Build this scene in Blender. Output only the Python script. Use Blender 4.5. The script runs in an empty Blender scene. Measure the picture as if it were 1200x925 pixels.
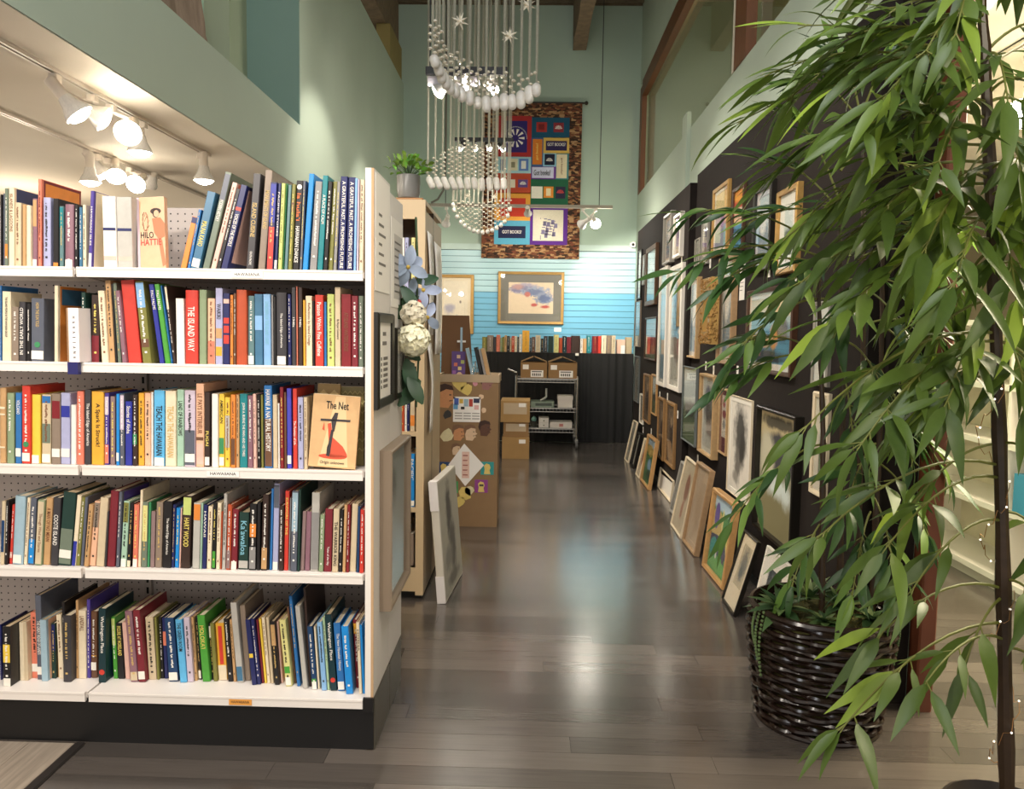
import bpy, math, random
from math import sin, cos, pi, radians, atan2, sqrt
from mathutils import Vector, Matrix, Euler
random.seed(7)
SC = bpy.context.scene
COL = SC.collection
# ---------------------------------------------------------------- camera
F, EYE = 910.0, 1.32                                   # focal length in pixels of a 1200 px wide frame, eye height
cam = bpy.data.cameras.new('camera'); cam.sensor_fit = 'HORIZONTAL'; cam.sensor_width = 36; cam.lens = 36*F/1200
cam.clip_start = .05; cam.clip_end = 100
camo = bpy.data.objects.new('camera', cam); COL.objects.link(camo)
RM = Matrix.Rotation(radians(1.32), 3, 'Z') @ Matrix.Rotation(pi/2-radians(4.57), 3, 'X') @ Matrix.Rotation(radians(.9), 3, 'Z')
camo.matrix_world = Matrix.Translation((0, 0, EYE)) @ RM.to_4x4()
SC.camera = camo
# ---------------------------------------------------------------- world, exposure, large lights
SC.view_settings.view_transform = 'Standard'; SC.view_settings.look = 'None'
SC.view_settings.exposure = .47; SC.view_settings.gamma = 1; SC.view_settings.use_curve_mapping = False
W = bpy.data.worlds.new('world'); SC.world = W; W.use_nodes = True
W.node_tree.nodes['Background'].inputs[0].default_value = (1.0, .93, .84, 1)
W.node_tree.nodes['Background'].inputs[1].default_value = .74
def light(name, kind, loc, power, col=(1, .86, .68), target=None, size=.1, spot=70, blend=.5):
    l = bpy.data.lights.new(name, kind); l.energy = power; l.color = col
    o = bpy.data.objects.new(name, l); COL.objects.link(o); o.location = loc
    if kind == 'AREA': l.shape = 'RECTANGLE'; l.size = size; l.size_y = size
    else: l.shadow_soft_size = size
    if kind == 'SPOT': l.spot_size = radians(spot); l.spot_blend = blend
    if target is not None: o.rotation_euler = (Vector(target)-Vector(loc)).to_track_quat('-Z', 'Y').to_euler()
    return o
WARM = (1, .84, .64); NEUT = (1, .91, .80); COOL = (.86, .93, 1)
# ceiling tracks over the shop floor in front of the shelves (behind the viewer)
light('track_light_front_a', 'SPOT', (-1.75, .55, 2.25), 86, NEUT, (-1.15, 2.35, .95), .05, 85, .7)
light('track_light_front_b', 'SPOT', (-.75, .15, 2.75), 78, NEUT, (-.75, 2.35, .95), .05, 80, .7)
light('track_light_plant', 'SPOT', (.75, .1, 2.6), 44, (1, .9, .68), (1.1, 2.3, 1.0), .06, 75, .7)
light('track_light_wall_near', 'SPOT', (-.35, 3.0, 3.2), 125, NEUT, (1.2, 4.2, 1.2), .06, 80, .7)
light('track_light_wall_far', 'SPOT', (-.6, 5.8, 3.2), 110, NEUT, (1.15, 6.8, 1.2), .06, 75, .7)
light('end_panel_fill', 'SPOT', (.55, 1.3, 3.1), 70, NEUT, (-.45, 2.7, 1.1), .06, 70, .7)  # added fill spot that brightens the white end panel, not a track lamp
light('room_ceiling_lights', 'AREA', (2.9, 3.2, 2.4), 190, (1, .88, .62), (2.9, 3.2, 0), 1.6)
for k_, (x_, y_) in enumerate(((-3.6, 3.0), (-3.7, 5.6), (-2.7, 7.6))): light('side_room_fill', 'POINT', (x_, y_, 1.75), 26, WARM, None, .12)  # added unseen fills behind the gondola, bouncing light onto the low ceiling
light('mezzanine_lights', 'AREA', (-3.0, 5.2, 4.2), 22, (1, .92, .72), (-3, 5.2, 2.6), 1.2)
light('gallery_lights', 'AREA', (2.5, 6.5, 5.0), 40, (1, .86, .55), (2.5, 6.5, 2.8), 1.2)
light('upper_space_fill', 'AREA', (-.2, 1.0, 5.2), 95, (.93, .96, 1), (-.2, 4, 1.5), 2.0)  # added overhead fill for soffit and upper walls; no window there

# ---------------------------------------------------------------- pixel helpers: where a ray of the photograph meets a plane of the room
def ray(x, y): return RM @ Vector(((x-600)/F, -(y-462.5)/F, -1))
def PY(x, y, Y): d = ray(x, y); t = Y/d.y; return Vector((d.x*t, Y, EYE+d.z*t))
def PZ(x, y, Z=0): d = ray(x, y); t = (Z-EYE)/d.z; return Vector((d.x*t, d.y*t, Z))
def PX(x, y, X): d = ray(x, y); t = X/d.x; return Vector((X, d.y*t, EYE+d.z*t))
# ---------------------------------------------------------------- materials
def lin(h):
    if isinstance(h, str):
        h = h.lstrip('#'); c = [int(h[i:i+2], 16)/255 for i in (0, 2, 4)]
    else: c = h
    return tuple(x/12.92 if x <= .04045 else ((x+.055)/1.055)**2.4 for x in c)+(1,)
MATS = {}
class NT:
    def __init__(s, name):
        s.m = bpy.data.materials.new(name); s.m.use_nodes = True; s.t = s.m.node_tree; s.p = s.t.nodes['Principled BSDF']
    def n(s, typ, **kw):
        nd = s.t.nodes.new(typ)
        for k, v in kw.items():
            if k in nd.inputs: nd.inputs[k].default_value = v
            else: setattr(nd, k, v)
        return nd
    def l(s, a, b): s.t.links.new(a, b)
    def mix(s, f, a, b, mode='MIX'):
        nd = s.t.nodes.new('ShaderNodeMix'); nd.data_type = 'RGBA'; nd.blend_type = mode
        for sock, v in ((nd.inputs[0], f), (nd.inputs[6], a), (nd.inputs[7], b)):
            if hasattr(v, 'links'): s.l(v, sock)
            else: sock.default_value = v
        return nd.outputs[2]
    def math(s, op, a, b=0.0, c=None, clamp=False):
        nd = s.t.nodes.new('ShaderNodeMath'); nd.operation = op; nd.use_clamp = clamp
        for i, v in enumerate((a, b, c)):
            if v is None: continue
            if hasattr(v, 'links'): s.l(v, nd.inputs[i])
            else: nd.inputs[i].default_value = v
        return nd.outputs[0]
    def noise(s, vec=None, scale=5, detail=3, rough=.5):
        nd = s.n('ShaderNodeTexNoise'); nd.inputs['Scale'].default_value = scale; nd.inputs['Detail'].default_value = detail; nd.inputs['Roughness'].default_value = rough
        if vec is not None: s.l(vec, nd.inputs['Vector'])
        return nd.outputs[0]
    def coord(s, which='Object', scale=None):
        o = s.n('ShaderNodeTexCoord').outputs[which]
        if scale:
            mp = s.n('ShaderNodeMapping'); mp.inputs['Scale'].default_value = scale; s.l(o, mp.inputs[0]); o = mp.outputs[0]
        return o
    def bump(s, h, strength=.2, dist=.01):
        b = s.n('ShaderNodeBump'); b.inputs['Strength'].default_value = strength; b.inputs['Distance'].default_value = dist
        s.l(h, b.inputs['Height']); s.l(b.outputs[0], s.p.inputs['Normal'])
def mat(name, col, rough=.5, metal=0.0, var=.1, scale=9, stretch=None, bump=0, spec=.5, trans=0.0, emit=0, tint=None, objvar=0):
    key = name
    if key in MATS: return MATS[key]
    n = NT(name); c = lin(col)
    nz = n.noise(n.coord('Object', stretch), scale, 4)
    a = tuple(x*(1-var) for x in c[:3])+(1,); b = lin(tint) if tint else tuple(min(1, x*(1+var)) for x in c[:3])+(1,)
    out = n.mix(nz, a, b)
    if objvar:
        r = n.n('ShaderNodeObjectInfo').outputs['Random']; hv = n.n('ShaderNodeHueSaturation')
        n.l(n.math('MULTIPLY_ADD', r, objvar, 1-objvar/2), hv.inputs['Value']); n.l(n.math('MULTIPLY_ADD', r, objvar*.12, .5-objvar*.06), hv.inputs['Hue']); n.l(out, hv.inputs['Color']); out = hv.outputs[0]
    n.l(out, n.p.inputs['Base Color'])
    n.p.inputs['Roughness'].default_value = rough; n.p.inputs['Metallic'].default_value = metal
    n.p.inputs['Specular IOR Level'].default_value = spec; n.p.inputs['Transmission Weight'].default_value = trans
    if emit: n.p.inputs['Emission Color'].default_value = (1, .93, .8, 1); n.p.inputs['Emission Strength'].default_value = emit
    if bump: n.bump(nz, bump, .004)
    MATS[key] = n.m; return n.m
def glass_mat():
    n = NT('picture_glass'); t = n.t; t.nodes.remove(n.p)
    out = [x for x in t.nodes if x.type == 'OUTPUT_MATERIAL'][0]
    tr = n.n('ShaderNodeBsdfTransparent'); gl = n.n('ShaderNodeBsdfGlossy'); gl.inputs['Roughness'].default_value = .015
    fr = n.n('ShaderNodeLayerWeight'); f5 = n.math('POWER', fr.outputs['Facing'], 5)          # Schlick reflectance, alike on both faces
    nz = n.noise(n.coord(), 3); f = n.math('MULTIPLY', n.math('MULTIPLY_ADD', f5, .75, .03), n.math('MULTIPLY_ADD', nz, .1, .95))
    mx = n.n('ShaderNodeMixShader'); n.l(f, mx.inputs[0]); n.l(tr.outputs[0], mx.inputs[1]); n.l(gl.outputs[0], mx.inputs[2]); n.l(mx.outputs[0], out.inputs[0])
    return n.m
def art(name, paper, blobs, grain=.06, rough=.6, gscale=14):
    """printed or painted surface on UV: soft blobs (cx, cy, rx, ry, colour, noise scale, noise amount, softness)"""
    if name in MATS: return MATS[name]
    n = NT(name); uv = n.coord('UV'); sp = n.n('ShaderNodeSeparateXYZ'); n.l(uv, sp.inputs[0])
    c = lin(paper); g = n.noise(uv, gscale, 5)
    cur = n.mix(g, tuple(x*(1-grain*2) for x in c[:3])+(1,), tuple(min(1, x*(1+grain)) for x in c[:3])+(1,))
    for k, (cx, cy, rx, ry, col, ns, na, so) in enumerate(blobs):
        dx = n.math('DIVIDE', n.math('SUBTRACT', sp.outputs[0], cx), rx); dy = n.math('DIVIDE', n.math('SUBTRACT', sp.outputs[1], cy), ry)
        d = n.math('SQRT', n.math('ADD', n.math('MULTIPLY', dx, dx), n.math('MULTIPLY', dy, dy)))
        if na:
            mp = n.n('ShaderNodeMapping'); mp.inputs['Location'].default_value = (k*3.7, k*1.3, 0); n.l(uv, mp.inputs[0])
            d = n.math('ADD', d, n.math('MULTIPLY', n.math('SUBTRACT', n.noise(mp.outputs[0], ns, 6, .62), .5), na*2))
        f = n.math('DIVIDE', n.math('SUBTRACT', 1+so, d), 2*so, clamp=True)
        cur = n.mix(f, cur, lin(col))
    n.l(cur, n.p.inputs['Base Color']); n.p.inputs['Roughness'].default_value = rough
    MATS[name] = n.m; return n.m
# ---------------------------------------------------------------- mesh builder
class G:
    def __init__(s): s.v = []; s.f = []; s.uv = None; s.smooth = False
    def box(s, x0, x1, y0, y1, z0, z1):
        b = len(s.v); s.v += [(x, y, z) for z in (z0, z1) for y in (y0, y1) for x in (x0, x1)]
        s.f += [tuple(b+i for i in q) for q in ((0, 2, 3, 1), (4, 5, 7, 6), (0, 1, 5, 4), (2, 6, 7, 3), (0, 4, 6, 2), (1, 3, 7, 5))]; return s
    def bev(s, x0, x1, y0, y1, z0, z1, r=.003):
        """box whose vertical edges are chamfered"""
        p = [(x0+r, y0), (x1-r, y0), (x1, y0+r), (x1, y1-r), (x1-r, y1), (x0+r, y1), (x0, y1-r), (x0, y0+r)]
        return s.prism(p, z0, z1)
    def prism(s, poly, z0, z1, ax=2):
        b = len(s.v); n = len(poly)
        for z in (z0, z1):
            for (u, w) in poly: s.v.append({2: (u, w, z), 1: (u, z, w), 0: (z, u, w)}[ax])
        o = ax != 1
        for i in range(n):
            j = (i+1) % n; q = (b+i, b+j, b+n+j, b+n+i); s.f.append(q if o else q[::-1])
        lo = tuple(b+i for i in range(n)); hi = tuple(b+n+i for i in range(n))
        s.f += [lo[::-1], hi] if o else [lo, hi[::-1]]; return s
    def quad(s, a, b, c, d):
        k = len(s.v); s.v += [tuple(a), tuple(b), tuple(c), tuple(d)]; s.f.append((k, k+1, k+2, k+3)); return s
    def face(s, pts):
        k = len(s.v); s.v += [tuple(p) for p in pts]; s.f.append(tuple(range(k, k+len(pts)))); return s
    def uvplane(s, x0, x1, z0, z1, y):
        k = len(s.v); s.v += [(x0, y, z0), (x1, y, z0), (x1, y, z1), (x0, y, z1)]; s.f.append((k, k+1, k+2, k+3))
        s.uv = (s.uv or []) + [(0, 0), (1, 0), (1, 1), (0, 1)]; return s
    def lathe(s, prof, c=(0, 0, 0), seg=20, cap=True):
        b = len(s.v)
        for r, z in prof:
            for i in range(seg): a = 2*pi*i/seg; s.v.append((c[0]+r*cos(a), c[1]+r*sin(a), c[2]+z))
        for k in range(len(prof)-1):
            for i in range(seg):
                j = (i+1) % seg; s.f.append((b+k*seg+i, b+k*seg+j, b+(k+1)*seg+j, b+(k+1)*seg+i))
        if cap:
            if prof[0][0] > 1e-6: s.f.append(tuple(b+i for i in range(seg))[::-1])
            if prof[-1][0] > 1e-6: s.f.append(tuple(b+(len(prof)-1)*seg+i for i in range(seg)))
        s.smooth = True; return s
    def tube(s, pts, rad, seg=6, cap=True):
        pts = [Vector(p) for p in pts]; n = len(pts); b = len(s.v); up = Vector((0, 0, 1)); prev = None
        for i, p in enumerate(pts):
            d = (pts[min(i+1, n-1)]-pts[max(i-1, 0)]).normalized()
            if prev is None:
                u = d.cross(up if abs(d.z) < .9 else Vector((1, 0, 0))).normalized()
            else: u = (prev-d*prev.dot(d)).normalized()
            prev = u; w = d.cross(u); r = rad[i] if hasattr(rad, '__len__') else rad
            for k in range(seg): a = 2*pi*k/seg; s.v.append(tuple(p+u*(r*cos(a))+w*(r*sin(a))))
        for i in range(n-1):
            for k in range(seg):
                j = (k+1) % seg; s.f.append((b+i*seg+k, b+i*seg+j, b+(i+1)*seg+j, b+(i+1)*seg+k))
        if cap: s.f += [tuple(b+k for k in range(seg))[::-1], tuple(b+(n-1)*seg+k for k in range(seg))]
        s.smooth = True; return s
    def ball(s, c, r, seg=8, rings=5, sz=1.0):
        pr = [(max(r*sin(pi*i/rings), 1e-5), -r*sz*cos(pi*i/rings)) for i in range(rings+1)]
        return s.lathe(pr, c, seg, False)
    def mesh(s, name, m):
        me = bpy.data.meshes.new(name); me.from_pydata(s.v, [], s.f)
        if s.uv and len(s.uv) == len(me.loops):
            l = me.uv_layers.new(name='UVMap')
            for i, c in enumerate(s.uv): l.data[i].uv = c
        if s.smooth: me.polygons.foreach_set('use_smooth', [True]*len(me.polygons)); me.set_sharp_from_angle(angle=radians(40))
        if m: me.materials.append(m)
        return me
    def obj(s, name, m, parent=None, loc=(0, 0, 0), rot=(0, 0, 0)): return put(name, s.mesh(name, m), parent, loc, rot)
def put(name, me, parent=None, loc=(0, 0, 0), rot=(0, 0, 0)):
    o = bpy.data.objects.new(name, me); COL.objects.link(o); o.location = loc; o.rotation_euler = rot
    if parent: o.parent = parent
    return o
def tag(o, label=None, cat=None, group=None, kind=None):
    for k, v in (('label', label), ('category', cat), ('group', group), ('kind', kind)):
        if v: o[k] = v
    return o
def thing(name, label, cat, loc=(0, 0, 0), rot=(0, 0, 0), group=None):
    return tag(put(name, None, None, loc, rot), label, cat, group)
def struct(o): o['kind'] = 'structure'; return o
_tm = {}
def textmesh(s):
    if s not in _tm:
        cu = bpy.data.curves.new('lettering', 'FONT'); cu.body = s; cu.align_x = 'CENTER'; cu.align_y = 'CENTER'; cu.size = 1; cu.offset = .012; cu.resolution_u = 2; cu.fill_mode = 'FRONT'
        o = bpy.data.objects.new('lettering', cu); COL.objects.link(o)
        dg = bpy.context.evaluated_depsgraph_get(); me = bpy.data.meshes.new_from_object(o.evaluated_get(dg))
        me.materials.clear()
        bpy.data.objects.remove(o); xs = [v.co.x for v in me.vertices]; ys = [v.co.y for v in me.vertices]
        cx, cy = (max(xs)+min(xs))/2, (max(ys)+min(ys))/2
        for v in me.vertices: v.co.x -= cx; v.co.y -= cy
        _tm[s] = (me, max(xs)-min(xs), max(ys)-min(ys))
    return _tm[s]
def text(s, m, parent, loc, rot, length, height, name='lettering', keep=False):
    """s printed flat: length along the reading direction, height of its letters; rot is an Euler or a matrix"""
    me, w, h = textmesh(s); me2 = me.copy(); me2.materials.append(m)
    sx, sy = length/w, height/h
    if keep: sx = sy = min(sx, sy)
    for v in me2.vertices: v.co.x *= sx; v.co.y *= sy
    return put(name, me2, parent, loc, rot)
UPR = (pi/2, 0, 0)                                      # upright, facing -Y, read along +X
DOWN = Matrix(((0, 1, 0), (0, 0, -1), (-1, 0, 0))).to_euler()   # facing -Y, read from top to bottom
UPWARD = Matrix(((0, -1, 0), (0, 0, -1), (1, 0, 0))).to_euler()
# ================================================================ setting
def plaster(name, col, var=.05):
    return mat(name, col, .75, var=var, scale=2.2, bump=.03, spec=.25)
WALL = plaster('pale_aqua_paint', '#b7c4b4'); WALLB = plaster('aqua_paint_back', '#adc0b1'); CREAM = plaster('warm_white_ceiling', '#d6cec0'); OLIVE = plaster('gallery_paint', '#b3b48c')
def floor_mat(brick):
    n = NT('dark_laminate_far' if brick else 'dark_laminate')
    co = n.coord('Object'); 
    mp = n.n('ShaderNodeMapping'); mp.inputs['Scale'].default_value = (1.4, 26, 1); n.l(co, mp.inputs[0])
    gr = n.noise(mp.outputs[0], 3, 6, .6); big = n.noise(co, 1.3, 2)
    if brick:
        bt = n.n('ShaderNodeTexBrick'); bt.inputs['Scale'].default_value = 1; bt.inputs['Brick Width'].default_value = 1.2; bt.inputs['Row Height'].default_value = .095
        bt.inputs['Mortar Size'].default_value = .0018; bt.inputs['Color1'].default_value = (0, 0, 0, 1); bt.inputs['Color2'].default_value = (1, 1, 1, 1); bt.inputs['Mortar'].default_value = (0, 0, 0, 1)
        bt.offset = .37; n.l(co, bt.inputs['Vector']); rnd = bt.outputs[0]
    else: rnd = n.n('ShaderNodeObjectInfo').outputs['Random']
    a = n.mix(rnd, lin('#322e2b'), lin('#6c635c')); b = n.mix(gr, lin('#2e2a28'), lin('#696059'))
    n.l(n.mix(.42, a, b), n.p.inputs['Base Color'])
    n.l(n.math('MULTIPLY_ADD', gr, .14, .12), n.p.inputs['Roughness']); n.p.inputs['Specular IOR Level'].default_value = .8; n.p.inputs['Coat Weight'].default_value = .35; n.p.inputs['Coat Roughness'].default_value = .16
    n.bump(gr, .08, .002); return n.m
FLOOR = floor_mat(False); FLOORF = floor_mat(True)
XT = -1.385; YN = 3.62
fl = struct(G().box(XT, 7, YN, 10.2, -.03, 0).box(-7, XT, 2.34, 10.2, -.03, 0).box(XT, 7, -2, .9, -.03, 0).box(-7, XT, -2, 2.34, -.03, -.012).box(XT, 7, .9, YN, -.03, -.012).obj('floor', FLOORF))
r = random.Random(3); y = .9; PL = {}
while y < YN-.01:
    w = (YN-.9)/28; x = XT; off = r.uniform(.2, 1.1); first = True
    while x < 2.6:
        L = off if first else 1.2; first = False; x1 = min(x+L, 2.6)
        key = round(x1-x, 3)
        if key not in PL: PL[key] = G().box(0, key-.0012, 0, w-.0014, -.012, 0).mesh('plank', FLOOR)
        put('plank', PL[key], fl, (x, y, 0)); x = x1
    y += w
WOODL = NT('greyed_oak_planks'); co = WOODL.coord('Object', (22, 1.2, 1)); gz = WOODL.noise(co, 3, 6, .65)
WOODL.l(WOODL.mix(gz, lin('#5a5048'), lin('#b7a896')), WOODL.p.inputs['Base Color']); WOODL.p.inputs['Roughness'].default_value = .5
x = XT-.035
for i in range(8):
    y = -1.2+(.5 if i % 2 else 0)
    for L in (1.2, 1.2, 1.25):
        y1 = min(y+L, 2.33); put('plank', G().box(0, .142, 0, y1-y-.0015, -.012, .002).mesh('plank', WOODL.m), fl, (x-.1435, y, 0)); y = y1
        if y >= 2.32: break
    x -= .1435
struct(G().prism([(XT-.034, 0), (XT-.03, .006), (XT-.006, .006), (XT-.002, 0)], -1.2, 2.33, 1).obj('trim_1', mat('dark_strip', '#241f1d', .5)))
# back wall, side walls, ceilings
BY = 10.0; TOP = 5.42
struct(G().box(-1.66, 1.34, BY+.03, BY+.2, 0, TOP+.06).box(-2.2, -1.66, BY+.03, BY+.2, 4.3, TOP+.06).obj('wall_back', WALLB))
struct(G().box(-1.66-.18, -1.66, 5.60, BY+.03, 2.325, 4.42).box(-1.84, -1.66, -2, 5.60, 2.325, 2.76).box(-1.84, -1.66, -2, 5.60, 4.42, 4.6).obj('wall_left', WALL))
struct(G().box(1.32, 1.43, 2.77, BY+.03, 0, 2.5).box(1.32, 1.5, -2, BY+.03, 2.5, 3.07).box(1.32, 1.5, -2, BY+.03, 4.42, TOP).box(1.32, 1.5, 9.98, BY+.03, 3.07, 4.42).obj('wall_right', WALL))
struct(G().box(1.285, 1.32, 6.75, 6.95, 2.5, 3.2).obj('trim_2', WALL))                      # short pilaster on the band
struct(G().box(-7, -1.662, -2, BY, 2.32, 2.322).box(-7, -1.845, -2, BY, 2.322, 2.45).obj('ceiling_left', CREAM))
struct(G().box(1.5, 7, -2, BY, 2.5, 2.62).obj('ceiling_right', CREAM))
struct(G().box(-7, -1.66, BY, BY+.2, 0, 2.4).obj('wall_back_left', CREAM))
struct(G().box(-7.2, -7, -2, BY, 0, 2.4).obj('wall_far_left', CREAM))
struct(G().box(7, 7.2, -2, BY, 0, 2.6).obj('wall_far_right', plaster('warm_cream_paint', '#d8cdae')))
struct(G().box(1.5, 7, BY, BY+.2, 0, 2.6).obj('wall_back_right', plaster('warm_cream_paint', '#d8cdae')))
# mezzanine room seen through the left opening, gallery behind the right one
struct(G().box(-4.4, -1.662, 5.585, 5.6, 2.762, 4.42).obj('wall_mezzanine_end', plaster('teal_grey_paint', '#7f9a90')))
struct(G().box(-2.2, -2.03, 5.27, 5.585, 2.45, 4.6).box(-4.5, -4.4, -2, 5.8, 2.45, 4.6).obj('wall_mezzanine_side', plaster('sage_paint', '#a9b499')))
struct(G().box(-4.5, -1.84, -2, 5.8, 4.6, 4.7).obj('ceiling_mezzanine', CREAM))
struct(G().box(2.9, 3.0, -2, BY, 2.62, 5.43).obj('wall_gallery', OLIVE))
struct(G().box(1.42, 3.0, 9.97, 10.1, 2.62, 5.43).obj('wall_gallery_end', WALL))
struct(G().box(1.5, 3.0, -2, BY, 5.42, 5.5).obj('ceiling_gallery', CREAM))
# rough board ceiling with beams
RC = NT('rough_old_boards'); co = RC.coord('Object', (1, 1, 1)); nz = RC.noise(co, 9, 6, .7)
RC.l(RC.mix(nz, lin('#1f1913'), lin('#8d7a63')), RC.p.inputs['Base Color']); RC.p.inputs['Roughness'].default_value = .9; RC.bump(nz, .8, .03)
ce = struct(G().box(-2, 1.5, -2, BY+.2, TOP+.06, TOP+.2).obj('ceiling', RC.m))
y = 4.0; rr = random.Random(9)
while y < BY+.1:                                           # the boards that can be told apart near the back wall
    put('plank', G().bev(-1.98, 1.318, 0, .105, 0, .07+rr.uniform(0, .02), .02).mesh('plank', RC.m), ce, (0, y, TOP-.02-rr.uniform(0, .02))); y += .125
BEAM = mat('rough_sawn_beam', '#7d6a55', .9, var=.45, scale=14, bump=.8)
def beam(nm, x0, x1, z0, z1):
    g = G(); N = 30; rb = random.Random(int(x0*100)); sec = []
    for i in range(N+1):
        yy = -1.5+(BY+1.5)*i/N; j = lambda: rb.uniform(-.012, .012); b = len(g.v)
        g.v += [(x0+j(), yy, z0+j()), (x1+j(), yy, z0+j()), (x1+j(), yy, z1), (x0+j(), yy, z1)]
        if i: g.f += [(b-4+k, b-4+(k+1) % 4, b+(k+1) % 4, b+k) for k in range(4)]
    g.f += [(b, b+1, b+2, b+3), (0, 3, 2, 1)]
    return struct(g.obj(nm, BEAM))
p = PY(672, 55, 9.9); q = PY(688, 55, 9.9)
beam('beam_1', p.x, q.x, p.z, TOP+.05); beam('beam_2', -1.98, -1.72, 4.84, TOP+.05)
struct(G().box(-1.84, -1.68, 9.2, BY, 4.42, 4.84).obj('trim_3', mat('ochre_paint', '#9c8a55', .8)))
struct(G().box(-2.1, -1.98, -2, BY, 4.42, TOP+.2).obj('wall_upper_left', WALLB))
# timber framed opening of the gallery on the right (window_1 with panes of glass)
TIM = mat('red_brown_timber', '#6b3f1e', .5, var=.25, scale=6, stretch=(6, 6, 1))
GLASS = glass_mat()
w1 = struct(G().box(1.312, 1.37, 9.80, 9.98, 3.07, 4.36).obj('window_1', TIM))
put('frame_post', G().box(1.312, 1.38, 5.06, 5.34, 3.07, 4.42).mesh('frame_post', TIM), w1); put('frame_post', G().box(1.314, 1.38, 5.34, 5.40, 3.07, 4.42).mesh('frame_post', CREAM), w1)
put('top_rail', G().box(1.312, 1.38, 6.5, 9.8, 4.24, 4.42).mesh('top_rail', TIM), w1)
put('brace', G().prism([(6.5, 4.24), (6.5, 4.42), (6.1, 4.42), (5.4, 3.89), (5.4, 3.68)], 1.312, 1.38, 0).mesh('brace', TIM), w1)
put('corner_fill', G().prism([(6.1, 4.42), (5.3, 4.42), (5.3, 3.83)], 1.32, 1.37, 0).mesh('corner_fill', WALL), w1)
put('pane', G().box(1.392, 1.398, 5.3, 9.8, 3.07, 4.36).mesh('pane', GLASS), w1); put('pane', G().box(1.392, 1.398, 1.0, 5.02, 3.07, 4.36).mesh('pane', GLASS), w1)
# driftwood trunk standing on the mezzanine
g = G(); N = 26; a0 = PX(205, 0, -2.0); rd = random.Random(4)
prev = None
for lv in range(9):
    z = 2.456+lv*.24; rad = .36-.012*lv
    for i in range(N):
        a = 2*pi*i/N; rr_ = rad*(1+.13*sin(a*7+lv*.5)+.07*sin(a*13-lv)+rd.uniform(-.03, .03))
        g.v.append((cos(a)*rr_-.03*lv, sin(a)*rr_, z))
    if lv:
        for i in range(N):
            j = (i+1) % N; b = lv*N; g.f.append((b-N+i, b-N+j, b+j, b+i))
g.f.append(tuple(range(8*N, 9*N))); g.smooth = False
tr = NT('driftwood'); cz = tr.noise(tr.coord('Object', (7, 7, .6)), 3, 6, .65); tr.l(tr.mix(cz, lin('#5d4b3c'), lin('#ab9580')), tr.p.inputs['Base Color']); tr.p.inputs['Roughness'].default_value = .9; tr.bump(cz, .7, .03)
tag(g.obj('driftwood_trunk', tr.m, None, (-2.30, 4.86, 0)), 'weathered grey-brown ridged driftwood trunk standing in the upper opening over the bookshelves', 'driftwood')
# black display panels carrying the pictures, skirting, end post
BLK = mat('black_felt_panel', '#241e1b', .85, var=.25, scale=30, spec=.2)
PF, PN = 1.15, 1.20; YS = PX(808, 250, PF).y
struct(G().box(PF, 1.32, YS, 8.62, .06, 2.435).obj('wall_panel_far', BLK)); struct(G().box(PN, 1.32, 2.80, YS, .06, 2.49).box(1.26, 1.384, 2.762, 2.80, 0, 2.49).obj('wall_panel_near', BLK))
struct(G().box(PF+.01, 1.32, YS, 8.62, 0, .06).box(PN+.01, 1.32, 2.8, YS, 0, .06).obj('baseboard_right', mat('black_skirting', '#14110f', .5)))
POST = mat('redwood_post', '#6d3a22', .55, var=.25, scale=5, stretch=(8, 8, 1))
struct(G().bev(1.385, 1.445, 2.69, 2.765, 0, 2.5, .006).obj('trim_4', POST))
# slat wall: every slat a piece with a groove under it
sw = thing('slatwall', 'slatted sky blue display wall behind the long black draped table', 'slatwall', (0, BY, 0))
def slat_mat(nm, c): return mat(nm, c, .38, var=.04, scale=1.5)
SA, SB = slat_mat('pale_aqua_slat', '#a6c9d0'), slat_mat('sky_blue_slat', '#6fb0cf'); BACKG = mat('groove_backing', '#41626b', .8)
G().box(-1.655, 1.315, .012, .03, .55, 2.44).obj('backing', BACKG, sw)
zt = 2.44
G().box(-1.655, 1.315, -.012, .012, zt-.075, zt).obj('cap_rail', mat('pale_cap', '#b9cdc6', .6), sw)
zz = zt-.079; k = 0
slA = G().prism([(-.006, 0), (.012, .006), (.012, .062), (-.006, .0695)], -1.655, 1.315, 0).mesh('slat', SA)
slB = slA.copy(); slB.materials.clear(); slB.materials.append(SB)
while zz > .6:
    put('slat', slA if k < 7 else slB, sw, (0, 0, zz-.0742)); zz -= .0752; k += 1
# ================================================================ framed pictures
PAPER = '#e8e0d0'
def wood(name, c, var=.25, rough=.4): return mat(name, c, rough, var=var, scale=4, stretch=(3, 12, 12))
FM = dict(pale=wood('pale_maple', '#b8976a'), oak=wood('oak', '#8f6c43'), brown=wood('walnut', '#5f422a'), dark=wood('dark_walnut', '#43291a'), tan=wood('tan_wood', '#9f805d'),
          black=mat('black_lacquer', '#17140f', .35), white=mat('white_lacquer', '#e4ddd0', .35, var=.05), grey=mat('pewter_grey', '#8f8a80', .4, var=.15), silver=mat('silver_leaf', '#b5afa2', .35, .6, var=.2),
          gold=mat('gold_leaf', '#b28c50', .38, .45, var=.25, scale=30), slate=mat('slate_grey', '#5c6260', .5), cream=mat('cream_frame', '#d9c9ab', .45), honey=wood('honey_wood', '#b58a56'), taupe=mat('taupe_frame', '#8d7b68', .5, var=.1))
TAGM = mat('white_card', '#f2ece2', .6, var=.03)
def matboard(c): return mat('mat_board_'+c.lstrip('#'), c, .8, var=.03, scale=40)
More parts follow.
